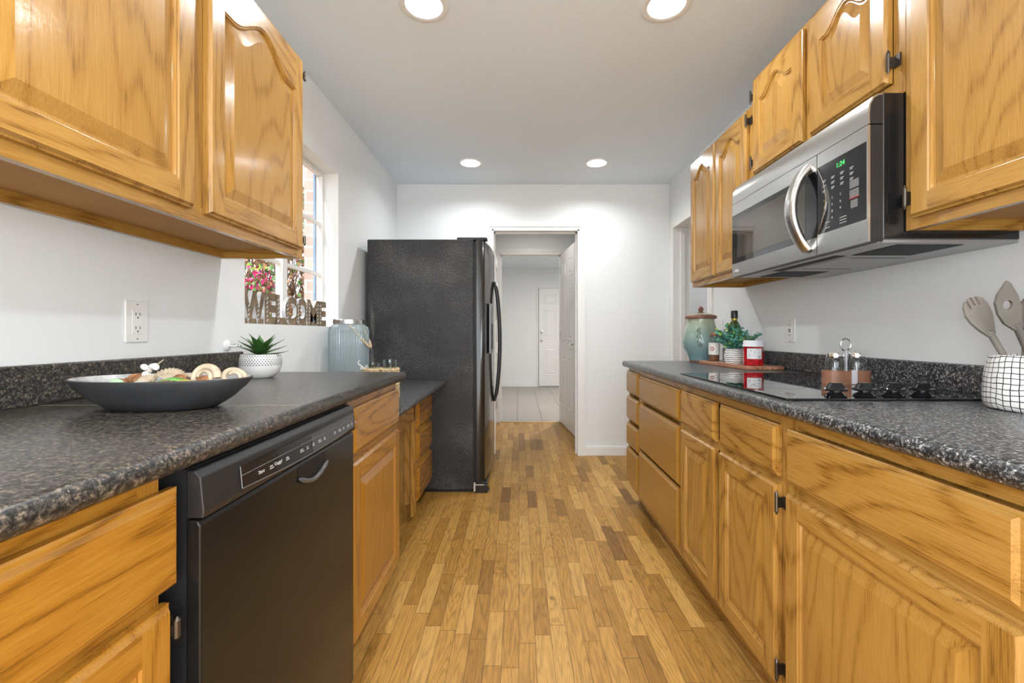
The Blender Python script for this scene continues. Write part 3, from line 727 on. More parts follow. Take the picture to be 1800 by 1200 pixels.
door(c, UR, .645, 1.117, 1.365, 2.146, arch=.07, hinges=[(1.125, 1.42, 1), (1.125, 2.08, 1)]); door(c, UR, .13, .60, 1.365, 2.146, arch=.07)

# ---- microwave
mw = thing('microwave', 'stainless steel over the range microwave with curved handle', 'microwave', (1.12, 1.515, 1.312))
m0, m1 = 1.149, 1.880
b = MB(); b.box(.957, 1.318, m0, m1, 1.318, 1.704); obj('casing', b, BLK, mw, bevel=.003)
b = MB(); b.box(.945, 1.318, m0+.004, m1-.004, 1.310, 1.318)
for y0, y1 in ((m0+.03, m0+.19), (m1-.19, m1-.03)): b.box(1.02, 1.20, y0, y1, 1.3088, 1.3102, 1)
b.box(.975, 1.01, m0+.2, m1-.2, 1.3088, 1.3102, 1)
b.box(1.03, 1.24, m0+.23, m1-.23, 1.3088, 1.3102, 0); b.box(1.05, 1.22, m0+.232, m0+.236, 1.3080, 1.3102, 1).box(1.05, 1.22, m1-.27, m1-.266, 1.3080, 1.3102, 1)
obj('underside_plate', b, [plain('grey_metal_underside', (.42, .42, .42), .35, .7), VOID], mw)
# curved vent top
prof = [(.957, 1.622), (.920, 1.622), (.919, 1.650), (.922, 1.675), (.932, 1.694), (.945, 1.701), (.957, 1.702)]
b = MB(); b.prism(prof, m0, m1, 'y'); obj('vent_grille', b, STEEL, mw, smooth=30)
b = MB(); b.prism([(.957, 1.622), (.924, 1.622), (.923, 1.650), (.926, 1.674), (.935, 1.690), (.946, 1.697), (.957, 1.698)], m0-.0008, m0+.001, 'y').box(.9235, .957, m0-.0008, m0+.001, 1.314, 1.618); obj('end_cap', b, BLKM, mw)
yd = 1.345   # division between control panel and door
b = MB(); b.box(.922, .957, yd+.002, m1, 1.312, 1.619); 
fr = MB()
fr.box(.918, .922, yd+.002, m1, 1.572, 1.619).box(.918, .922, yd+.002, m1, 1.312, 1.366)
obj('door_casing', b, BLKM, mw)
obj('door_trim', fr, STEEL, mw)
b = MB(); b.box(.9185, .922, yd+.002, m1, 1.366, 1.572); obj('door_glass', b, GDARK, mw)
b = MB(); b.box(.9175, .9186, yd+.055, m1-.045, 1.388, 1.552); obj('window_pane', b, GMW, mw)
b = MB(); b.box(.922, .957, m0, yd-.001, 1.312, 1.619); obj('control_casing', b, BLKM, mw)
b = MB(); b.box(.918, .922, m0, yd-.001, 1.578, 1.619).box(.918, .922, m0, yd-.001, 1.312, 1.372)
b.box(.917, .9235, m0-.001, m0+.003, 1.312, 1.619); obj('control_trim', b, STEEL, mw)
b = MB(); b.box(.9185, .922, m0+.003, yd-.001, 1.372, 1.578); cp = obj('control_panel', b, BLK, mw)
obj('clock_display', text_mb('1:24', .020, T(.9180, 1.265, 1.548, 'R'), .0003), plain('green_digits', (.02, .3, .05), .5, emis=(.1, 1, .2), es=.6), mw)
ms = []
cols = [1.318, 1.285, 1.252]
for r_ in range(4):
    for k in range(3):
        ch = [['1', '2', '3'], ['4', '5', '6'], ['7', '8', '9'], ['', '0', '']][r_][k]
        if ch: ms.append(text_mb(ch, .010, T(.9180, cols[k]-.002, 1.465-.0195*r_, 'R'), .0003))
for r_ in range(3):
    for k in range(4):
        mb = MB(); y = 1.32-.036*k; z = 1.528-.015*r_
        mb.box(.9177, .9184, y, y-.013, z, z+.0022).box(.9177, .9184, y, y-.010, z-.004, z-.002); ms.append(mb)
for r_ in range(3):
    mb = MB(); z = 1.40-.008*r_
    if r_ != 1: mb.box(.9177, .9184, 1.31, 1.29, z, z+.002)
    mb.box(.9177, .9184, 1.25, 1.225, z, z+.002); ms.append(mb)
for q_ in ms:
    if q_.v: obj('button_label', q_, PRINT, mw)
b = MB(); b.box(.9174, .9184, 1.212, 1.180, 1.470, 1.492).box(.9174, .9184, 1.212, 1.180, 1.444, 1.466).box(.9174, .9184, 1.208, 1.184, 1.415, 1.437); obj('start_buttons', b, plain('light_grey_button', (.16, .16, .16), .4), mw)
b = MB(); b.box(.9173, .9183, 1.2125, 1.1795, 1.4415, 1.4435); obj('red_mark', b, plain('red_mark', (.45, .03, .03), .5), mw)
b = MB()
b.lathe([(0, 0), (.0058, 0), (.0058, .0006), (0, .0006)], (.9172, 1.854, 1.335), 14, cap0=False, cap1=False, mat4=Matrix.Rotation(PI/2, 3, 'Y'))
obj('maker_mark', merge(b, text_mb('LG', .016, T(.9174, 1.845, 1.3295, 'R'), .0003)), plain('dull_silver_mark', (.8, .8, .82), .25, .5), mw)
b = MB(); hp = []
for i in range(21):
    u = i/20; a = math.sin(PI*u); hp.append((.916-.052*a**.8, yd+.045+.00*a, 1.335+.262*u))
loops = []
for i, p in enumerate(hp):
    u = i/20; t = Vector(hp[min(i+1, 20)])-Vector(hp[max(i-1, 0)]); t.normalize(); nrm = Vector((t.z, 0, -t.x)); hw = .019+.004*math.sin(PI*u); ht = .011
    lp = []
    for k in range(14):
        aa = 2*PI*k/14; cx_, cy_ = math.cos(aa), math.sin(aa)
        lp.append(Vector(p)+Vector((0, 1, 0))*hw*math.copysign(abs(cx_)**.6, cx_)+nrm*ht*math.copysign(abs(cy_)**.6, cy_))
    loops.append(lp)
b.loft(loops, cap0=True, cap1=True); obj('curved_handle', b, STEEL, mw, smooth=50)
b = MB(); arc = []
for i in range(17):
    u = i/16; arc.append((.9172, yd-.003-.036*math.sin(PI*u), 1.372+.204*u))
b.tube(arc, .0016, 6); obj('chrome_arc', b, CHROME, mw, smooth=50)
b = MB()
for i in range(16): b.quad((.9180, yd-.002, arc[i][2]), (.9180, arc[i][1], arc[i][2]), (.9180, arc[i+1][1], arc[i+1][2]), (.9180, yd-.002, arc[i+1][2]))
obj('arc_infill', b, BLKM, mw)  # satin black infill between the door edge and the chrome arc

# ---- cooktop
ck = thing('cooktop', 'black glass electric cooktop set in the right countertop', 'cooktop', (.965, 1.53, .896))
b = MB(); b.box(.69, 1.235, 1.125, 1.862, .8965, .9025); obj('glass_top', b, GDARK, ck, bevel=.0015)
RING = plain('burner_print', (.05, .05, .052), .18)
for cx, cy, rr_ in ((.84, 1.66, .10), (1.10, 1.70, .075), (.83, 1.40, .075), (1.10, 1.42, .095)):
    b = MB(); i = []
    n = 48
    lo = [(cx+rr_*math.cos(2*PI*j/n), cy+rr_*math.sin(2*PI*j/n), .90262) for j in range(n)]
    li = [(cx+(rr_-.004)*math.cos(2*PI*j/n), cy+(rr_-.004)*math.sin(2*PI*j/n), .90262) for j in range(n)]
    b.loft([lo, li]); obj('burner_ring', b, RING, ck)
for x in (.846, .923, 1.0, 1.077):
    y = 1.168; b = MB()
    b.lathe([(.024, 0), (.026, .003), (.020, .007), (.015, .010), (.014, .013), (.027, .016), (.028, .020), (.026, .022), (.012, .024)], (x, y, .9025), 24)
    k = obj('knob', b, BLK, ck, smooth=35)
    g = MB(); g.prism([(x-.024, .924), (x-.016, .936), (x-.012, .9385), (x+.012, .9385), (x+.016, .936), (x+.024, .924)], y-.006, y+.006, 'y'); obj('grip', g, BLK, k, bevel=.0015)

# ---- refrigerator
fr = thing('refrigerator', 'tall black refrigerator standing at the end of the left counter', 'refrigerator', (-.6, 3.37, 0))
FY0, FY1 = 2.937, 3.81
b = MB(); b.box(-1.02, -.305, FY0, FY1, .02, 1.703); obj('case', b, FSIDE, fr, bevel=.006)
b = MB(); b.box(-.98, -.32, FY0+.02, FY1-.02, 0, .02); obj('base', b, BLKM, fr)
b = MB(); b.box(-.305, -.285, FY0+.01, FY1-.01, .06, 1.69); obj('gasket', b, VOID, fr)
ymid = FY0+(FY1-FY0)*.46
def xf(y):
    t_ = (y-FY0)/(FY1-FY0)*2-1; return -.232+.040*(1-t_*t_)
def fdoor(y0, y1):
    b = MB(); loops = []; n = 14
    for z, ins in ((.075, .010), (.083, 0), (1.690, 0), (1.704, .014)):
        l = [(-.285, y0+.003, z), (xf(y0)-.012-ins, y0+.003, z)]
        for i in range(n+1):
            y = y0+.010+(y1-y0-.02)*i/n; l.append((xf(y)-ins, y, z))
        l += [(xf(y1)-.012-ins, y1-.003, z), (-.285, y1-.003, z)]; loops.append(l)
    b.loft(loops, cap0=True, cap1=True); return b
da = obj('freezer_door', fdoor(FY0, ymid), plain('bronze_black_enamel', (.02, .018, .016), .16, .3, coat=.3), fr, smooth=40)
db = obj('fridge_door', fdoor(ymid, FY1), plain('bronze_black_enamel_b', (.02, .018, .016), .16, .3, coat=.3), fr, smooth=40)
for nm, par, y in (('handle', da, ymid-.035), ('handle', db, ymid+.035)):
    b = MB(); x0 = xf(y); pts = []
    for i in range(17):
        u = i/16; pts.append((x0+.006+.042*math.sin(PI*u)**.6, y, .56+.90*u))
    b.tube(pts, [.010]+[.013]*15+[.010], 10); obj(nm, b, BLKM, par, smooth=60)
b = MB(); yd0, yd1 = FY0+.10, FY0+.30; xx = xf((yd0+yd1)/2)
b.box(xx-.004, xx+.012, yd0, yd1, .93, 1.28); dsp = obj('ice_dispenser', b, GREY, da, bevel=.004)
b = MB(); b.box(xx+.010, xx+.0135, yd0+.02, yd1-.02, .96, 1.14); obj('dispenser_recess', b, VOID, da)
b = MB(); b.box(-.42, -.215, FY0+.02, FY0+.09, 1.703, 1.722); obj('hinge_cover', b, BLKM, fr, bevel=.006)
b = MB(); b.box(-.295, -.215, FY0+.02, FY1-.02, .012, .068); obj('kick_grille', b, BLKM, fr, bevel=.003)
b = MB(); b.prism([(-.30, .0), (-.215, .0), (-.195, .025), (-.215, .055), (-.30, .055)], FY0-.004, FY0+.03, 'y'); obj('foot_cover', b, BLK, fr, bevel=.003)
b = MB(); b.box(-.303, -.292, FY0-.0045, FY0-.002, .01, .07).box(-.292, -.235, FY0-.0055, FY0-.0035, .052, .058); obj('scuff_mark', b, plain('pale_scuff', (.6, .52, .45), .7), fr)

# ---- laundry machines in the hall
def machine(label, z0, z1, nm):
    r = thing(nm, label, 'laundry machine', (-.57, 4.75, z0))
    b = MB(); b.box(-.94, -.262, 4.42, 5.08, z0, z1); obj('case', b, TRIM, r, bevel=.012)
    ce = (z0+z1)/2-.03
    b = MB(); b.lathe([(.20, 0), (.215, .012), (.19, .030), (.15, .035)], (-.262, 4.75, ce), 32, mat4=Matrix.Rotation(PI/2, 3, 'Y')); obj('round_door', b, plain('pale_grey_ring', (.62, .63, .65), .3), r, smooth=40)
    b = MB(); b.box(-.262, -.245, 4.44, 5.06, z1-.13, z1-.01); obj('control_panel', b, PLAST, r, bevel=.005)
    return r
machine('white front loading washer standing on the hall floor beside the doorway', 0, .98, 'washer')
machine('white dryer stacked on top of the washer in the hall', .98, 1.93, 'dryer')

# ---- downlights
for i, (x, y) in enumerate(CANS):
    lab = ['downlight near the camera on the left side of the ceiling', 'downlight near the camera on the right side of the ceiling', 'small looking downlight on the left near the end wall', 'small looking downlight on the right near the end wall'][i]
    t = thing('recessed_downlight', 'white round '+lab, 'ceiling light', (x, y, CZ), 'recessed downlights')
    b = MB(); b.lathe([(.077, .0), (.096, -.0005), (.096, -.004), (.080, -.007), (.073, -.004), (.071, 0), (.060, .030), (.058, .034)], (x, y, CZ), 40, cap0=False, cap1=False); obj('trim_ring', b, TRIM, t, smooth=40)
    b = MB(); b.lathe([(.0585, .032), (.04, .029), (.001, .027)], (x, y, CZ), 32, cap0=False); obj('lens', b, LENS, t, smooth=60)
for x, y in CANS_BACK:
    b = MB(); b.lathe([(.077, .0), (.096, -.0005), (.096, -.004), (.080, -.007), (.071, 0), (.058, .034), (.001, .027)], (x, y, CZ), 24, cap0=False)
    tag(obj('recessed_downlight', b, TRIM, smooth=40), 'round white downlight behind the camera', 'ceiling light', 'downlights behind the camera')
t = thing('added_dome_light', 'unseen frosted dome light added to brighten the hall', 'ceiling light', (.15, 4.6, CZ)); b = MB(); b.lathe([(.13, 0), (.13, -.03), (.09, -.07), (.001, -.085)], (.15, 4.6, CZ), 24); obj('shade', b, plain('frosted_shade', (.9, .9, .88), .5), t)
lamp('hall_fill', (.15, 4.6, CZ-.1), .2, 2.2, (1, .97, .93))  # added lamp with its hidden dome, brightens the hall
t = thing('added_dome_light', 'unseen frosted dome light added to brighten the far tiled room', 'ceiling light', (1.0, 6.6, CZ)); b = MB(); b.lathe([(.13, 0), (.13, -.03), (.09, -.07), (.001, -.085)], (1.0, 6.6, CZ), 24); obj('shade', b, plain('frosted_shade_b', (.9, .9, .88), .5), t)
lamp('far_room_fill', (1.0, 6.6, CZ-.1), .2, 30, (1, .96, .91))  # lamp and hidden dome added to brighten the tiled room

# ---- outlets and switches
def plate(S, y, z, label, kind, w_=.072, h=.115):
    r = thing('wall_outlet' if kind != 'switch' else 'light_switch', label, 'outlet' if kind != 'switch' else 'switch', S.P((y, z-h/2, 0)))
    def bx(mb, u0, u1, v0, v1, w0, w1, m=0):
        a, c = S.P((u0, v0, w0)), S.P((u1, v1, w1)); mb.box(a[0], c[0], a[1], c[1], a[2], c[2], m)
    b = MB(); bx(b, y-w_/2, y+w_/2, z-h/2, z+h/2, 0, .005); obj('cover_plate', b, PLAST, r, bevel=.002)
    b = MB(); bx(b, y-.017, y+.017, z-.034, z+.034, .005, .0065); obj('receptacle' if kind != 'switch' else 'rocker', b, PLAST, r, bevel=.0005)
    b = MB()
    if kind == 'duplex':
        for dz in (.019, -.019):
            bx(b, y-.0075, y-.0055, z+dz-.002, z+dz+.006, .0065, .0069); bx(b, y+.0055, y+.0075, z+dz-.002, z+dz+.006, .0065, .0069); bx(b, y-.002, y+.002, z+dz-.010, z+dz-.006, .0065, .0069)
    if kind == 'gfci':
        for dz in (.024, -.024):
            bx(b, y-.0075, y-.0055, z+dz-.002, z+dz+.005, .0065, .0069); bx(b, y+.0055, y+.0075, z+dz-.002, z+dz+.005, .0065, .0069)
        bx(b, y-.007, y+.007, z+.002, z+.007, .0065, .0075); bx(b, y-.007, y+.007, z-.007, z-.002, .0065, .0075)
    if b.v: obj('slots', b, SLOT, r)
    b = MB()
    for dz in (.048, -.048): bx(b, y-.002, y+.002, z+dz-.002, z+dz+.002, .005, .0056)
    obj('screws', b, GREY, r)
plate(Side('L', XL), 1.22, 1.103, 'white duplex outlet on the left wall above the bowl', 'duplex')
plate(Side('R', XR), 2.12, 1.085, 'white outlet on the right wall beside the jam jar', 'gfci')
plate(Side('R', XR), 2.86, 1.10, 'white light switch on the right wall behind the greenery', 'switch')
class Back:
    def __init__(s, y): s.y = y
    def P(s, p): return (p[0], s.y-p[2], p[1])
plate(Back(8.84), .18, 1.16, 'white light switch on the far room wall beside the door', 'switch')
t = thing('wall_bumper', 'white round wall bumper with chrome spring above the left backsplash', 'door stop', (XL, 1.60, 1.01))
b = MB(); b.lathe([(.018, 0), (.018, .006), (.012, .010), (.006, .011)], (XL, 1.60, 1.026), 20, mat4=Matrix.Rotation(PI/2, 3, 'Y')); obj('base', b, PLAST, t, smooth=40)
b = MB(); b.tube([(XL+.008+.045*i/60, 1.60+.005*math.cos(i*.9), 1.026+.005*math.sin(i*.9)) for i in range(61)], .0013, 5); obj('spring', b, CHROME, t)

# ================================================================ loose things
# ---- WELCOME sign
WOOD = plain('weathered_brown_wood', (.20, .145, .09), .7, vary=(25, .35)); WHITEW = plain('white_washed_wood', (.62, .62, .62), .6, vary=(30, .25))
sg = thing('welcome_sign', 'carved wooden sign reading WELCOME standing on the window sill', 'sign', (XL-.03, 2.12, WZ0))
letters = 'WELCOME'; widths = [.150, .085, .080, .100, .110, .130, .085]; y = 1.733
SGX = XL-.035
for ch, wd in zip(letters, widths):
    mb = text_mb(ch, .17, Matrix(), .009, .0085)
    x0 = min(v[0] for v in mb.v); x1 = max(v[0] for v in mb.v); z0 = min(v[1] for v in mb.v); z1 = max(v[1] for v in mb.v)
    def mp(v, grow=0, d=0): return (SGX+v[2]+d, y+(v[0]-x0)/(x1-x0)*(wd+.006), WZ0+.0005+(v[1]-z0)/(z1-z0)*.137)
    v0 = [mp(v) for v in mb.v]; m2 = MB(); m2.v = v0; m2.f = mb.f; m2.m = [0]*len(mb.f)
    for i, f in enumerate(m2.f):     # carved sides are pale
        xsf = [v0[k][0] for k in f]
        if max(xsf)-min(xsf) > .004: m2.m[i] = 1
    lt = obj('letter', m2, [WOOD, WHITEW], sg)
    # painted sprig following the strokes
    mi = text_mb(ch, .17, Matrix(), .0004, .0015); vs = [mp(v) for v in mi.v]
    xs0 = min(v[1] for v in vs); xs1 = max(v[1] for v in vs)
    stems = {'W': [(.2, .25), (.62, .7)], 'E': [(.14, .14)], 'L': [(.16, .16)], 'C': [(.13, .13)], 'O': [(.12, .12), (.88, .88)], 'M': [(.12, .12), (.88, .88)]}[ch]
    for a0, a1 in stems:
        pb = MB()
        for k in range(6):
            zz = WZ0+.018+.019*k; yy = y+wd*(a0+(a1-a0)*k/5)
            for s_ in (-1, 1):
                pts = []
                for q in range(8):
                    an = 2*PI*q/8; px = .0095*math.cos(an); pz = .0038*math.sin(an); ang = s_*.8
                    pts.append((SGX+.0098, yy+s_*.007+px*math.cos(ang)-pz*math.sin(ang)*s_*s_, zz+(px*math.sin(ang)*s_+pz*math.cos(ang))*1 if s_ > 0 else zz-(px*math.sin(ang))+pz*math.cos(ang)))
                pb.quad(*pts)
        obj('painted_sprig', pb, WHITEW, lt, recalc=False)
    y += wd+.001
b = MB(); b.box(SGX-.008, SGX+.004, 1.735, y, WZ0+.0003, WZ0+.022); obj('base_rail', b, WOOD, sg)

# ---- oval bowl with potpourri
bx_, by_, bz = -.752, .925, .914
bw = thing('oval_bowl', 'long dark grey oval bowl of shells on the left countertop', 'bowl', (bx_, by_, bz))
BOWL = plain('charcoal_bowl', (.035, .036, .038), .42, vary=(9, .25)); BIN = plain('mottled_pale_bowl_lining', (.42, .42, .42), .45, vary=(30, .6))
sx, sy = .94, .54
b = MB(); b.lathe([(.001, .0005), (.10, 0), (.118, .003), (.15, .022), (.178, .046), (.190, .060), (.190, .063), (.186, .064)], (bx_, by_, bz), 56, sx, sy, cap1=False); obj('shell', b, BOWL, bw, smooth=50)
b = MB(); b.lathe([(.186, .064), (.174, .047), (.146, .026), (.115, .012), (.001, .010)], (bx_, by_, bz), 56, sx, sy, cap0=False); obj('lining', b, BIN, bw, smooth=50)
SHELL = plain('cream_shell', (.46, .37, .26), .5, vary=(40, .3)); CONE = plain('rusty_seed', (.30, .13, .05), .7, vary=(60, .5)); WHITE = plain('white_dried_flower', (.72, .70, .66), .7)
GRN = plain('pale_green_pebble', (.40, .58, .36), .5); GRN2 = plain('green_dried_leaf', (.14, .36, .08), .5); YEL = plain('yellow_dried_leaf', (.55, .42, .10), .6)
def fan(c, r, rot, name, label, mat=SHELL):
    b = MB(); n = 22; lo = []
    for k in range(6):
        q = k/5; l = []
        for i in range(n+1):
            a = -1.15+2.3*i/n; rr_ = r*(.08+.92*q); rid = .0018*math.cos(i*PI)*q
            p = rotm(*rot) @ Vector((rr_*math.sin(a), rr_*math.cos(a)-r*.4, .35*r*math.sin(q*PI*.9)*math.cos(a)+rid)); l.append((c[0]+p.x, c[1]+p.y, c[2]+p.z))
        lo.append(l)
    b.loft(lo, close=False); o = obj(name, b, mat, smooth=60, recalc=False)
    s_ = o.modifiers.new('solid', 'SOLIDIFY'); s_.thickness = .0015
    return tag(o, label, 'shell')
zt = bz+.052
fan((-.735, .925, zt+.012), .034, (.9, .2, .3), 'scallop_shell', 'cream ribbed scallop shell in the middle of the bowl')
fan((-.775, .915, zt+.006), .026, (.5, -.3, 1.2), 'scallop_shell', 'pale flat shell just left of the ribbed scallop in the bowl')
# snail shells / curls
def curl(c, r, label, n=40, mat=SHELL, tilt=(1.3, 0, 0)):
    b = MB(); pts = []; rad = []
    for i in range(n):
        q = i/(n-1); a = q*2*PI*1.5; rr_ = r*(1-.62*q); p = rotm(*tilt) @ Vector((rr_*math.cos(a), rr_*math.sin(a), .3*r*q)); pts.append((c[0]+p.x, c[1]+p.y, c[2]+p.z)); rad.append(.30*r*(1-.55*q))
    b.tube(pts, rad, 10); return tag(obj('spiral_shell', b, mat, smooth=60), label, 'shell')
curl((-.650, .905, zt+.012), .026, 'open curled cream shell on the right of the bowl')
curl((-.605, .925, zt+.010), .022, 'rightmost curled tan shell leaning on the rim of the bowl', tilt=(.9, .4, .5))
curl((-.700, .945, zt+.006), .018, 'small curled shell at the back of the bowl', tilt=(.4, .2, 2))
def cone(c, r, label):
    b = MB(); b.blob(c, r, wob=.12, seg=16, rings=10)
    return tag(obj('seed_pod', b, CONE), label, 'seed pod')
cone((-.647, .897, zt+.006), (.013, .011, .012), 'round rusty seed pod tucked inside the curled shell')
cone((-.800, .925, zt+.006), (.030, .016, .013), 'long rusty brown seed pod on the left of the bowl')
cone((-.702, .905, zt+.008), (.013, .012, .012), 'small brown seed pod right of the ribbed scallop')
cone((-.835, .925, zt-.002), (.022, .014, .010), 'dark brown seed pod near the left rim')
tag(obj('pebble', MB().blob((-.822, .892, zt+.002), (.014, .012, .010)), GRN, smooth=80), 'pale green round pebble at the left front of the bowl', 'pebble')
def strip(pts, w_, name, label, mat, cat='dried leaf'):
    b = MB(); l0 = []; l1 = []
    for i, p in enumerate(pts):
        k = math.sin(PI*(i+.6)/(len(pts)+.2)); l0.append((p[0], p[1]-w_*k, p[2])); l1.append((p[0], p[1]+w_*k, p[2]+.003))
    b.loft([l0, l1], close=False); o = obj(name, b, mat, smooth=60, recalc=False); s_ = o.modifiers.new('solid', 'SOLIDIFY'); s_.thickness = .0012
    return tag(o, label, cat)
strip([(-.735+.012*i, .880+.002*i, zt+.002+.010*math.sin(i*.6)) for i in range(7)], .010, 'dried_leaf', 'bright green dried leaf at the front of the bowl', GRN2)
strip([(-.700+.012*i, .876+.001*i, zt+.002+.006*math.sin(i*.8)) for i in range(6)], .010, 'dried_leaf', 'yellow dried leaf beside the bright green one', YEL)
strip([(-.790+.014*i, .876-.001*i, zt-.002+.008*math.sin(i*.9)) for i in range(6)], .012, 'dried_leaf', 'white papery leaf along the front rim', WHITE)
strip([(-.850+.012*i, .905+.004*i, zt+.002+.005*math.sin(i*1.2)) for i in range(6)], .008, 'dried_leaf', 'thin brown bark strip at the far left of the bowl', CONE)
t = thing('dried_flower', 'white dried flower sprig rising from the left of the bowl', 'dried flower', (-.79, .93, zt))
b = MB(); b.tube([(-.805, .925, zt), (-.79, .93, zt+.022), (-.76, .935, zt+.048)], [.002, .0016, .0012], 6); obj('stem', b, SHELL, t)
b = MB()
for k in range(8):
    b.blob((-.790+R.uniform(-.016, .016), .928+R.uniform(-.01, .01), zt+.024+R.uniform(-.014, .014)), (.009, .007, .006), rot=rotm(R.uniform(0, 3), R.uniform(0, 3), 0), seg=8, rings=5)
obj('petals', b, WHITE, t, smooth=70)
rr = random.Random(11)
b = MB()
for k in range(150):
    a = rr.uniform(0, 2*PI); q = math.sqrt(rr.random())*.135
    b.blob((bx_+q*math.cos(a), by_+q*math.sin(a)*.5, bz+.022+rr.uniform(0, .022)), (rr.uniform(.006, .016), rr.uniform(.004, .01), rr.uniform(.003, .007)), mat=rr.choice((0, 0, 1, 2)), seg=7, rings=4, rot=rotm(rr.uniform(0, 3), rr.uniform(0, 3), rr.uniform(0, 3)))
o = tag(obj('potpourri', b, [SHELL, CONE, WHITE]), 'loose mixed potpourri chips filling the oval bowl', 'potpourri', kind='stuff')

# ---- succulent
px, py, pz = -.919, 1.555, .914
sp = thing('potted_succulent', 'green succulent in a white pot with dashed pattern near the window', 'potted plant', (px, py, pz))
POT = plain('white_glazed_ceramic', (.78, .77, .75), .22)
b = MB(); b.lathe([(.036, .0), (.040, .001), (.046, .006), (.060, .020), (.066, .038), (.067, .055), (.0655, .070), (.062, .083), (.058, .083), (.060, .070), (.058, .066)], (px, py, pz), 40, cap1=False); pot = obj('pot', b, POT, sp, smooth=50)
b = MB()
for row in range(6):
    z = .047+.0062*row; rr_ = .0672 if z < .06 else .0672-.0025*(z-.06)/.023*2
    for k in range(46):
        a0 = 2*PI*(k+.5*(row % 2))/46; q = .10
        lo = []
        for aa, zz in ((a0-.022, z-.0022), (a0+.022, z-.0022), (a0+.022, z+.0022), (a0-.022, z+.0022)): lo.append((px+(rr_+.0004)*math.cos(aa), py+(rr_+.0004)*math.sin(aa), pz+zz))
        b.quad(*lo)
obj('dashed_pattern', b, plain('dark_dash', (.05, .045, .04), .6), pot, recalc=False)
b = MB(); b.lathe([(.059, .074), (.001, .078)], (px, py, pz), 24, cap0=False); obj('soil', b, plain('dark_soil', (.05, .035, .025), .9), sp)
def sleaf(root, base, az, ln, lift, wd):
    b = MB(); loops = []; n = 9
    for i in range(n+1):
        u = i/n; d = ln*u*(math.cos(lift*(1-.35*u)))
        z = ln*u*math.sin(lift*(1-.1*u))+.10*ln*u*u
        w_ = wd*math.sin(PI*min(1, u*.80+.20))**.8*(1-u**3)+.0004; th = .0035*(1-u)+.0006
        c_, s_ = math.cos(az), math.sin(az); lp = []
        for k in range(8):
            aa = 2*PI*k/8; lx = w_*math.cos(aa); lz = th*math.sin(aa)+.25*abs(lx)*.6
            lp.append((base[0]+d*c_-lx*s_, base[1]+d*s_+lx*c_, base[2]+z+lz))
        loops.append(lp)
    b.loft(loops, cap0=True, cap1=True); return b
for k in range(18):
    az = k*2.399; t_ = k/17; ln = .100-.040*t_; lift = .04+1.1*t_
    obj('leaf', sleaf(sp, (px, py, pz+.080+.018*t_), az, ln, lift, .0155), LEAFD, sp, smooth=60)

# ---- beverage dispenser on wooden stand
jx, jy = -.918, 2.36
dp = thing('beverage_dispenser', 'large ribbed glass drink dispenser with rope handle on the desk', 'drink dispenser', (jx, jy, .858))
b = MB(); b.box(jx-.125, jx+.125, jy-.12, jy+.12, .838, .858); 
for dx in (-.11, .11):
    for dy in (-.10, .10): b.box(jx+dx-.012, jx+dx+.012, jy+dy-.012, jy+dy+.012, .760, .838)
tag(obj('wooden_stand', b, plain('pale_stand_wood', (.50, .34, .19), .5, vary=(8, .2)), bevel=.003), 'pale wooden riser stand holding the glass drink dispenser', 'stand')
b = MB(); b.lathe([(.098, .002), (.102, .008), (.102, .225), (.097, .245), (.080, .258), (.074, .262), (.074, .270)], (jx, jy, .858), 288, cap1=False, rib=lambda a: 1+.020*math.cos(a*48)); obj('glass_jar', b, GRIB, dp, smooth=70)
b = MB(); b.lathe([(.078, .262), (.080, .264), (.080, .284), (.077, .288), (.001, .288)], (jx, jy, .858), 40); obj('lid', b, CHROME, dp, smooth=35)
ROPE = plain('jute_rope', (.50, .38, .26), .9, vary=(60, .3))
b = MB(); pts = []
for i in range(30):
    u = i/29; a = PI*u
    pts.append((jx+.035+.085*math.sin(a)*.9+.01*u, jy-.078+.150*u, .858+.255-.115*math.sin(a)))
hd = [Vector(p) for p in pts]
for st in (0, 1):
    b.tube([p+Vector((0, .0045*math.cos(i*1.1+st*PI), .0045*math.sin(i*1.1+st*PI))) for i, p in enumerate(hd)], .0055, 7)
obj('rope_handle', b, ROPE, dp, smooth=60)
b = MB(); b.tube([(jx+.088, jy-.055, .885), (jx+.125, jy-.078, .885)], .009, 10); b.tube([(jx+.122, jy-.076, .905), (jx+.122, jy-.076, .868)], .007, 10); obj('spigot', b, PLAST, dp, smooth=50)

# ---- wicker glass caddy
wx, wy = -.668, 2.13
wk = thing('wicker_caddy', 'low woven wicker caddy with two compartments beside the refrigerator', 'basket', (wx, wy, .76))
WICK = plain('wicker', (.56, .42, .24), .7, vary=(60, .3))
def compartment(cx, cy, r):
    b = MB()
    for k in range(12):
        z = .766+.0118*k; pts = []
        for i in range(49):
            a = 2*PI*i/48; q = r+.0028*math.cos(a*9+k*PI); pts.append((cx+q*math.cos(a), cy+q*math.sin(a), z))
        b.tube(pts, .0056, 6)
    for k in range(18):
        a = 2*PI*k/18; b.tube([(cx+r*math.cos(a), cy+r*math.sin(a), .7605), (cx+r*math.cos(a), cy+r*math.sin(a), .905)], .0022, 5)
    return b
obj('weave', merge(compartment(-.711, wy, .040), compartment(-.628, wy, .040)), WICK, wk, smooth=60)
b = MB(); b.lathe([(.038, .0002), (.038, .004)], (-.711, wy, .7602), 20).lathe([(.038, .0002), (.038, .004)], (-.628, wy, .7602), 20); obj('base', b, WICK, wk)
b = MB(); b.tube([(-.755, wy, .90)]+[(-.76-.02*math.sin(i*.5), wy-.01, .91+.006*i) for i in range(6)], .0025, 6); obj('handle_wire', b, WHITE, wk, smooth=60)
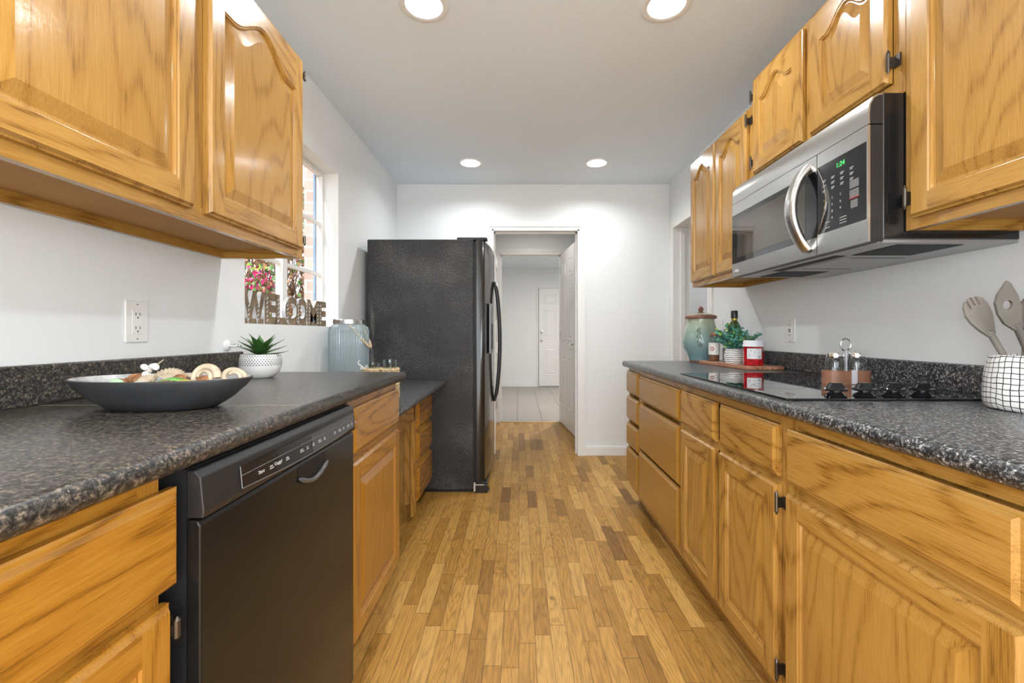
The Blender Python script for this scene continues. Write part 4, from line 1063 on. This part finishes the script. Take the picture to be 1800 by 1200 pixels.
for gx, top_, lab in ((-.711, .925, 'shorter clear tumbler in the left compartment of the wicker caddy'), (-.628, .942, 'taller clear tumbler in the right compartment of the wicker caddy')):
    b = MB(); h = top_-.7645
    b.lathe([(.026, 0), (.029, .002), (.0335, h), (.0320, h), (.0275, .008), (.001, .007)], (gx, wy, .7645), 32); tag(obj('drinking_glass', b, GJAR, smooth=50), lab, 'glass', 'tumblers in the wicker caddy')

# ---- right counter: ginger jar
gx, gy, gz = 1.108, 2.66, .896
gj = thing('ceramic_jar', 'large pale blue green glazed jar with terracotta lid rim', 'jar', (gx, gy, gz))
m, nt, bs = newmat('celadon_glaze')
g = nt.nodes.new('ShaderNodeNewGeometry').outputs['Position']; s_ = nt.nodes.new('ShaderNodeSeparateXYZ'); L(nt, g, s_.inputs[0])
f = M(nt, 'ADD', M(nt, 'DIVIDE', M(nt, 'SUBTRACT', s_.outputs[2], .9), .28), M(nt, 'MULTIPLY', M(nt, 'SUBTRACT', noise(nt, posn(nt), 14, 4), .5), .5))
L(nt, ramp(nt, f, [(.1, (.17, .28, .30)), (.6, (.24, .33, .29)), (1, (.40, .42, .28))]), bs.inputs['Base Color']); bs.inputs['Roughness'].default_value = .14; bs.inputs['Coat Weight'].default_value = .4
GLZ = m; TERRA = plain('terracotta_rim', (.20, .085, .055), .5, vary=(30, .2))
K = .96
b = MB(); b.lathe([(.066*K, .0), (.068*K, .004), (.068*K, .012), (.082*K, .045), (.104*K, .085), (.112*K, .12), (.108*K, .160), (.094*K, .205), (.083*K, .235), (.079*K, .255), (.080*K, .262)], (gx, gy, gz), 48, mats=[1, 1]+[0]*8); obj('body', b, [GLZ, TERRA], gj, smooth=50)
b = MB(); b.lathe([(.080*K, .262), (.092*K, .264), (.095*K, .272), (.092*K, .280), (.080*K, .286), (.060*K, .293), (.030*K, .299), (.018*K, .301)], (gx, gy, gz), 48, mats=[1, 1, 1, 1, 0, 0, 0]); lid = obj('lid', b, [GLZ, TERRA], gj, smooth=50)
b = MB(); b.lathe([(.020, .300), (.021, .303), (.009, .307), (.016, .318), (.014, .328), (.004, .340)], (gx, gy, gz), 20); obj('finial', b, TERRA, lid, smooth=50)
b = MB()
for k in range(16):
    a = -2.0+.05*math.sin(k*1.3)-.006*k; z = .10+.007*k; r_ = .111*K
    for s2 in (-1, 1):
        aa = a+s2*.06; p = Vector((gx+(r_*(1 if z < .16 else .96-(z-.16)*1.2)+.002)*math.cos(aa), gy+(r_*(1 if z < .16 else .96-(z-.16)*1.2)+.002)*math.sin(aa), gz+z))
        b.blob(p, (.0045, .0025, .0022), seg=6, rings=4, rot=rotm(0, s2*.7, a+PI/2))
obj('painted_sprig', b, plain('dark_olive_sprig', (.06, .09, .06), .4), gj)

# ---- cutting board
m, nt, bs = newmat('acacia_board')
f = noise(nt, posn(nt, (1, .08, 1), obj=True), 45, 4); L(nt, ramp(nt, f, [(.35, (.22, .08, .045)), (.55, (.40, .19, .11)), (.72, (.60, .38, .24))]), bs.inputs['Base Color']); bs.inputs['Roughness'].default_value = .42
b = MB(); W2, H2 = .095, .245; poly = []
for cx_, cy_, a0 in ((W2-.025, -H2+.025, -PI/2), (W2-.025, H2-.025, 0), (-W2+.025, H2-.025, PI/2), (-W2+.025, -H2+.025, PI)):
    for i in range(6): a = a0+PI/2*i/5; poly.append((cx_+.025*math.cos(a), cy_+.025*math.sin(a)))
ra = math.radians(5); poly = [(1.160+x*math.cos(ra)-y_*math.sin(ra), 2.315+x*math.sin(ra)+y_*math.cos(ra)) for x, y_ in poly]
b.prism(poly, .896, .914); tag(obj('cutting_board', b, m, bevel=.004), 'reddish wooden cutting board under the jars and greenery', 'cutting board')
BT = .914
# spice jar
x, y = 1.113, 2.49
t = thing('spice_jar', 'slim glass spice jar with brown cap and white label', 'spice jar', (x, y, BT))
b = MB(); b.lathe([(.027, 0), (.029, .003), (.029, .115), (.024, .130), (.020, .135), (.020, .140)], (x, y, BT), 32, cap1=True); obj('glass_body', b, GJAR, t, smooth=50)
b = MB(); b.lathe([(.0255, .002), (.0265, .004), (.0265, .035), (.001, .035)], (x, y, BT), 24); obj('ground_spice', b, plain('brown_spice', (.20, .07, .03), .8, vary=(80, .3)), t, smooth=50)
b = MB(); b.lathe([(.0295, .036), (.0295, .103)], (x, y, BT), 40, cap0=False, cap1=False); lb = obj('label', b, plain('cream_paper', (.72, .70, .66), .6), t, smooth=60)
b = MB()
for k in range(7):
    a = 2*PI*k/7; aa = -2.35+.011/.0295*math.cos(a)*.75; z = .070+.0085*math.sin(a)
    b.blob((x+.0297*math.cos(aa), y+.0297*math.sin(aa), BT+z), (.0035, .001, .0035), seg=8, rings=5, rot=rotm(0, 0, aa+PI/2))
obj('red_rosette', b, plain('dark_red_print', (.35, .02, .04), .5), lb)
b = MB(); b.lathe([(.0225, .138), (.0235, .140), (.0235, .158), (.022, .160), (.001, .160)], (x, y, BT), 32); obj('cap', b, plain('copper_brown_cap', (.26, .09, .045), .35, .2), t, smooth=40)
# oil bottle
x, y = 1.199, 2.43
t = thing('oil_bottle', 'dark green oil bottle with black cap behind the greenery', 'bottle', (x, y, BT))
b = MB(); b.lathe([(.030, 0), (.033, .004), (.033, .175), (.028, .205), (.015, .225), (.014, .238)], (x, y, BT), 32); obj('bottle_body', b, plain('dark_olive_glass', (.05, .055, .01), .08, coat=.5), t, smooth=50)
b = MB(); b.lathe([(.0145, .228), (.0148, .230), (.0148, .245), (.001, .246)], (x, y, BT), 24); obj('gold_band', b, plain('gold_band', (.50, .36, .04), .3, .4), t, smooth=40)
b = MB(); b.lathe([(.0170, .240), (.0175, .242), (.0175, .280), (.016, .283), (.001, .283)], (x, y, BT), 24); obj('cap', b, BLKM, t, smooth=40)
# greenery in rippled pot
x, y = 1.134, 2.30
t = thing('potted_greenery', 'blue green leafy plant in a white wavy ribbed pot', 'potted plant', (x, y, BT))
b = MB(); loops = []; n = 48
for k in range(97):
    u = k/96; z = .078*u; l = []
    r0 = .037+.011*math.sin(PI*min(1, u*1.05)*.9+.15)
    for i in range(n):
        a = 2*PI*i/n; rr_ = r0+.0030*math.sin(2*PI*(u*7)+.9*math.sin(a*6)); l.append((x+rr_*math.cos(a), y+rr_*math.sin(a), BT+z))
    loops.append(l)
b.loft(loops, cap0=True, cap1=True)
for q in range(96*48):
    row, a = q//48, 2*PI*(q % 48+.5)/48
    if math.sin(2*PI*((row+.5)/96*7)+.9*math.sin(a*6)) < -.86: b.m[q] = 1
obj('pot', b, [plain('matte_white_pot', (.78, .77, .75), .45), plain('dark_wavy_line', (.07, .07, .07), .6)], t, smooth=80)
rr = random.Random(4); bst = MB(); bl = MB()
for k in range(60):
    az = rr.uniform(0, 2*PI); ln = rr.uniform(.075, .155); sp_ = rr.uniform(.1, 1.15); pts = []
    for i in range(7):
        u = i/6; d = ln*u*math.sin(sp_)*1.0; pts.append(Vector((x+.012*math.cos(az)+d*math.cos(az)*.85, y+.012*math.sin(az)+d*math.sin(az)*.85, BT+.072+ln*u*math.cos(sp_*.9)*(1.0-.1*u))))
    bst.tube(pts, .0012, 4)
    for i in range(1, 7):
        for s2 in range(3):
            q = rr.uniform(.008, .014)*(1.2-.6*i/7)
            p = pts[i]+Vector((rr.uniform(-.008, .008), rr.uniform(-.008, .008), rr.uniform(-.005, .005)))
            rt = rotm(rr.uniform(-.9, .9)+.6, rr.uniform(-.9, .9), rr.uniform(0, 6)); i0 = len(bl.v)
            for j in range(8):
                a = 2*PI*j/8; v = rt @ Vector((q*math.cos(a), q*.85*math.sin(a), .25*q*math.cos(a)**2)); bl.v.append(tuple(p+v))
            bl.f.append(tuple(range(i0, i0+8))); bl.m.append(rr.choices((0, 1, 2), (6, 1.2, 2))[0])
obj('stems', bst, LEAF, t); obj('foliage', bl, [LEAFB, LEAFY, plain('mid_green_leaf', (.05, .24, .12), .5)], t, recalc=False)
# jam jar
x, y = 1.146, 2.135
t = thing('jam_jar', 'red jam jar with paper covered lid and white label', 'jam jar', (x, y, BT))
n = 48
b = MB(); b.lathe([(.042, 0), (.045, .003), (.0455, .008), (.0455, .093), (.042, .100), (.040, .102)], (x, y, BT), 12); obj('jam', b, plain('red_jam', (.38, .008, .012), .10, coat=.5, vary=(30, .5)), t, smooth=20)
b = MB(); b.lathe([(.0415, .100), (.0435, .103), (.044, .118), (.043, .121), (.001, .122)], (x, y, BT), 32); obj('lid', b, plain('grey_paper_lid', (.58, .58, .60), .6), t, smooth=40)
b = MB(); b.lathe([(.0485, .093), (.0462, .102), (.045, .107), (.0452, .118), (.0435, .1225), (.001, .1232)], (x, y, BT), 48, cap0=False, rib=lambda a: 1+.02*math.cos(a*15)); obj('paper_cover', b, plain('crinkled_white_paper', (.68, .68, .70), .7), t, smooth=50, recalc=False)
lb = MB(); a0, a1 = -2.68, -1.22; lp0 = []; lp1 = []
for i in range(13):
    a = a0+(a1-a0)*i/12; lp0.append((x+.0470*math.cos(a), y+.0470*math.sin(a), BT+.034)); lp1.append((x+.0470*math.cos(a), y+.0470*math.sin(a), BT+.084))
lb.loft([lp0, lp1], close=False); lbo = obj('label', lb, plain('off_white_label', (.66, .66, .66), .5), t, recalc=False)
b = MB()
for (aa, z0, z1, da) in ((-2.30, .072, .074, .16), (-1.95, .066, .069, .12), (-1.95, .060, .062, .05), (-1.60, .062, .064, .10), (-2.4, .055, .0565, .12), (-2.4, .050, .0515, .10), (-2.4, .045, .0465, .13), (-1.98, .050, .053, .06), (-1.5, .040, .050, .05), (-1.62, .040, .050, .04), (-1.4, .040, .050, .03)):
    b.quad(*[(x+.0474*math.cos(q), y+.0474*math.sin(q), BT+z) for q, z in ((aa-da/2, z0), (aa+da/2, z0), (aa+da/2, z1), (aa-da/2, z1))])
obj('label_print', b, plain('dark_print', (.10, .09, .09), .6), lbo, recalc=False)

# ---- salt and pepper caddy
x, y, z = 1.100, 1.47, .9025
t = thing('shaker_caddy', 'copper toned wooden caddy with metal ring handle on the cooktop', 'caddy', (x, y, z))
b = MB(); poly = []
for i in range(32):
    a = 2*PI*i/32; poly.append((x+.073*math.copysign(abs(math.cos(a))**.55, math.cos(a)), y+.036*math.copysign(abs(math.sin(a))**.75, math.sin(a))))
b.prism(poly, z, z+.006); b.loft([[(p, q, z+.006) for p, q in poly], [(p, q, z+.044) for p, q in poly], [(x+(p-x)*.95, y+(q-y)*.90, z+.044) for p, q in poly], [(x+(p-x)*.95, y+(q-y)*.90, z+.006) for p, q in poly]])
obj('tray', b, plain('copper_brown_wood', (.23, .105, .06), .4, vary=(20, .2)), t, smooth=40)
b = MB(); b.box(x-.008, x+.010, y-.0385, y-.0345, z+.002, z+.047); b.box(x-.003, x+.003, y-.003, y+.003, z+.006, z+.112); obj('strap', b, plain('pale_grey_strap', (.48, .47, .50), .5), t)
b = MB(); ring = [(x+.017*math.cos(2*PI*i/28-PI/2), y, z+.130+.020*math.sin(2*PI*i/28-PI/2)) for i in range(29)]; b.tube(ring, .0026, 8); obj('ring_handle', b, CHROME, t, smooth=60)
for dx, lab in ((-.036, 'left glass shaker jar with metal lid in the cooktop caddy'), (.036, 'right glass shaker jar with metal lid in the cooktop caddy')):
    s2 = thing('shaker_jar', lab, 'shaker', (x+dx, y, z+.006), 'shaker jars in the caddy')
    zz = z+.0065
    b = MB(); b.lathe([(.026, 0), (.029, .003), (.029, .066), (.026, .076), (.022, .080), (.022, .083)], (x+dx, y, zz), 28, cap1=False); obj('glass_body', b, GJAR, s2, smooth=50)
    b = MB(); b.lathe([(.0245, .079), (.025, .081), (.025, .094), (.024, .096), (.001, .0965)], (x+dx, y, zz), 28); obj('lid', b, CHROME, s2, smooth=35)

# ---- utensil crock
ux, uy, uz = 1.168, .985, .896
m, nt, bs = newmat('white_grid_glaze')
g = nt.nodes.new('ShaderNodeTexCoord').outputs['Object']; s_ = nt.nodes.new('ShaderNodeSeparateXYZ'); L(nt, g, s_.inputs[0])
ang = M(nt, 'ARCTAN2', s_.outputs[1], s_.outputs[0]); wob = M(nt, 'MULTIPLY', M(nt, 'SUBTRACT', noise(nt, posn(nt, obj=True), 22, 2), .5), .55)
wob2 = M(nt, 'MULTIPLY', M(nt, 'SUBTRACT', noise(nt, posn(nt, off=(4, 4, 4), obj=True), 18, 2), .5), 1.1)
fz = M(nt, 'FRACT', M(nt, 'ADD', M(nt, 'MULTIPLY', s_.outputs[2], 84), wob2)); fa = M(nt, 'FRACT', M(nt, 'ADD', M(nt, 'MULTIPLY', ang, 6.2), wob))
ln = M(nt, 'MAXIMUM', M(nt, 'LESS_THAN', fz, .15), M(nt, 'LESS_THAN', fa, .13))
L(nt, ramp(nt, ln, [(0, (.74, .73, .71)), (1, (.03, .03, .03))]), bs.inputs['Base Color']); bs.inputs['Roughness'].default_value = .18
GRID = m
b = MB(); b.lathe([(.074, 0), (.080, .003), (.085, .012), (.0865, .035), (.084, .080), (.079, .112), (.076, .123), (.073, .125), (.071, .122), (.075, .09), (.078, .04), (.074, .010), (.001, .008)], (ux, uy, uz), 56)
cr = tag(obj('utensil_crock', b, GRID, smooth=50), 'white utensil crock with black hand drawn grid at the right edge', 'utensil holder')
# make pattern origin the crock centre
GW = plain('grey_washed_wood', (.23, .20, .17), .6, vary=(10, .2)); GWD = plain('dark_grey_wood', (.145, .125, .105), .55, vary=(10, .25)); BLU = plain('blue_grey_silicone', (.15, .22, .28), .45)
def utensil(name, label, base, tip, headpoly, holes, mat, th=.005, face=(0, -1, 0), sw=.006):
    """headpoly in (u,v): v from 0 at handle joint to up along the axis; u sideways"""
    base, tip = Vector(base), Vector(tip); ax = (tip-base).normalized(); f = Vector(face); f = (f-ax*f.dot(ax)).normalized(); u = ax.cross(f).normalized()
    import bmesh
    cu = bpy.data.curves.new('outline', 'CURVE'); cu.dimensions = '2D'; cu.fill_mode = 'BOTH'; cu.extrude = th/2; cu.bevel_depth = .0008
    for pl in [headpoly]+holes:
        s = cu.splines.new('POLY'); s.points.add(len(pl)-1); s.use_cyclic_u = True
        for p, q in zip(s.points, pl): p.co = (q[0], q[1], 0, 1)
    to = bpy.data.objects.new('outline', cu); col.objects.link(to); dg = bpy.context.evaluated_depsgraph_get()
    me = bpy.data.meshes.new_from_object(to.evaluated_get(dg)); bpy.data.objects.remove(to)
    M4 = Matrix(((u.x, ax.x, f.x, tip.x), (u.y, ax.y, f.y, tip.y), (u.z, ax.z, f.z, tip.z), (0, 0, 0, 1))); me.transform(M4)
    hb = MB(); hb.v = [tuple(v.co) for v in me.vertices]; hb.f = [tuple(p.vertices) for p in me.polygons]; hb.m = [0]*len(hb.f)
    r = thing(name, label, 'utensil', base)
    obj('head', hb, mat, r)
    b = MB(); b.tube([base, base.lerp(tip, .5), tip+ax*.012], [sw*.9, sw, sw*1.2], 10); obj('handle', b, mat, r, smooth=60)
    return r
def egg(w_, h, pts=28, pw=1.0, lean=0):
    o = []
    for i in range(pts):
        a = 2*PI*i/pts-PI/2; vv = (math.sin(a)+1)/2; o.append((w_*math.cos(a)*(.55+.45*math.sin(PI*min(1, vv*.75+.25)))+lean*vv, h*vv))
    return o
zt = uz+.010
# fork-slotted spoon : rounded head with three notches in its top
head = [(-.008, 0), (-.020, .020), (-.030, .045), (-.032, .065), (-.026, .082), (-.019, .090)]
for nx in (-.013, .0, .012):
    tp = .0955-.25*abs(nx); head += [(nx-.0038, tp), (nx-.003, tp-.020), (nx+.003, tp-.020), (nx+.0038, tp)]
head += [(.020, .091), (.027, .084), (.031, .068), (.029, .045), (.018, .020), (.008, 0)]
utensil('slotted_spoon', 'grey wooden spoon with three notches, leftmost in the crock', (ux+.005, uy+.01, zt), (ux-.072, uy+.028, uz+.170), [(p*1.0, q) for p, q in head], [], GW, face=(.1, -1, 0))
head = [(-.008, 0), (-.022, .022), (-.026, .048), (-.022, .072), (-.010, .088), (.008, .100), (.017, .106), (.021, .098), (.024, .070), (.022, .040), (.012, .015), (.008, 0)]
hole = [(-.002+.011*math.cos(-2*PI*i/16), .058+.011*math.sin(-2*PI*i/16)) for i in range(16)]
utensil('holed_spatula', 'dark grey pointed wooden spatula with a round hole in the crock', (ux+.01, uy-.02, zt), (ux-.075, uy-.028, uz+.185), head, [hole], GWD, face=(-.1, -1, 0))
utensil('silicone_spatula', 'blue grey silicone spatula leaning right in the crock', (ux-.03, uy-.01, zt), (ux+.010, uy-.010, uz+.165), [(-.010, 0), (-.022, .02), (-.024, .09), (-.015, .10), (.02, .10), (.024, .09), (.022, .02), (.010, 0)], [], BLU)
utensil('solid_spoon', 'pale wooden spoon standing behind the other utensils', (ux, uy+.03, zt), (ux+.03, uy+.045, uz+.180), egg(.026, .085), [], GW)
# a few extra things to carry the view behind the camera
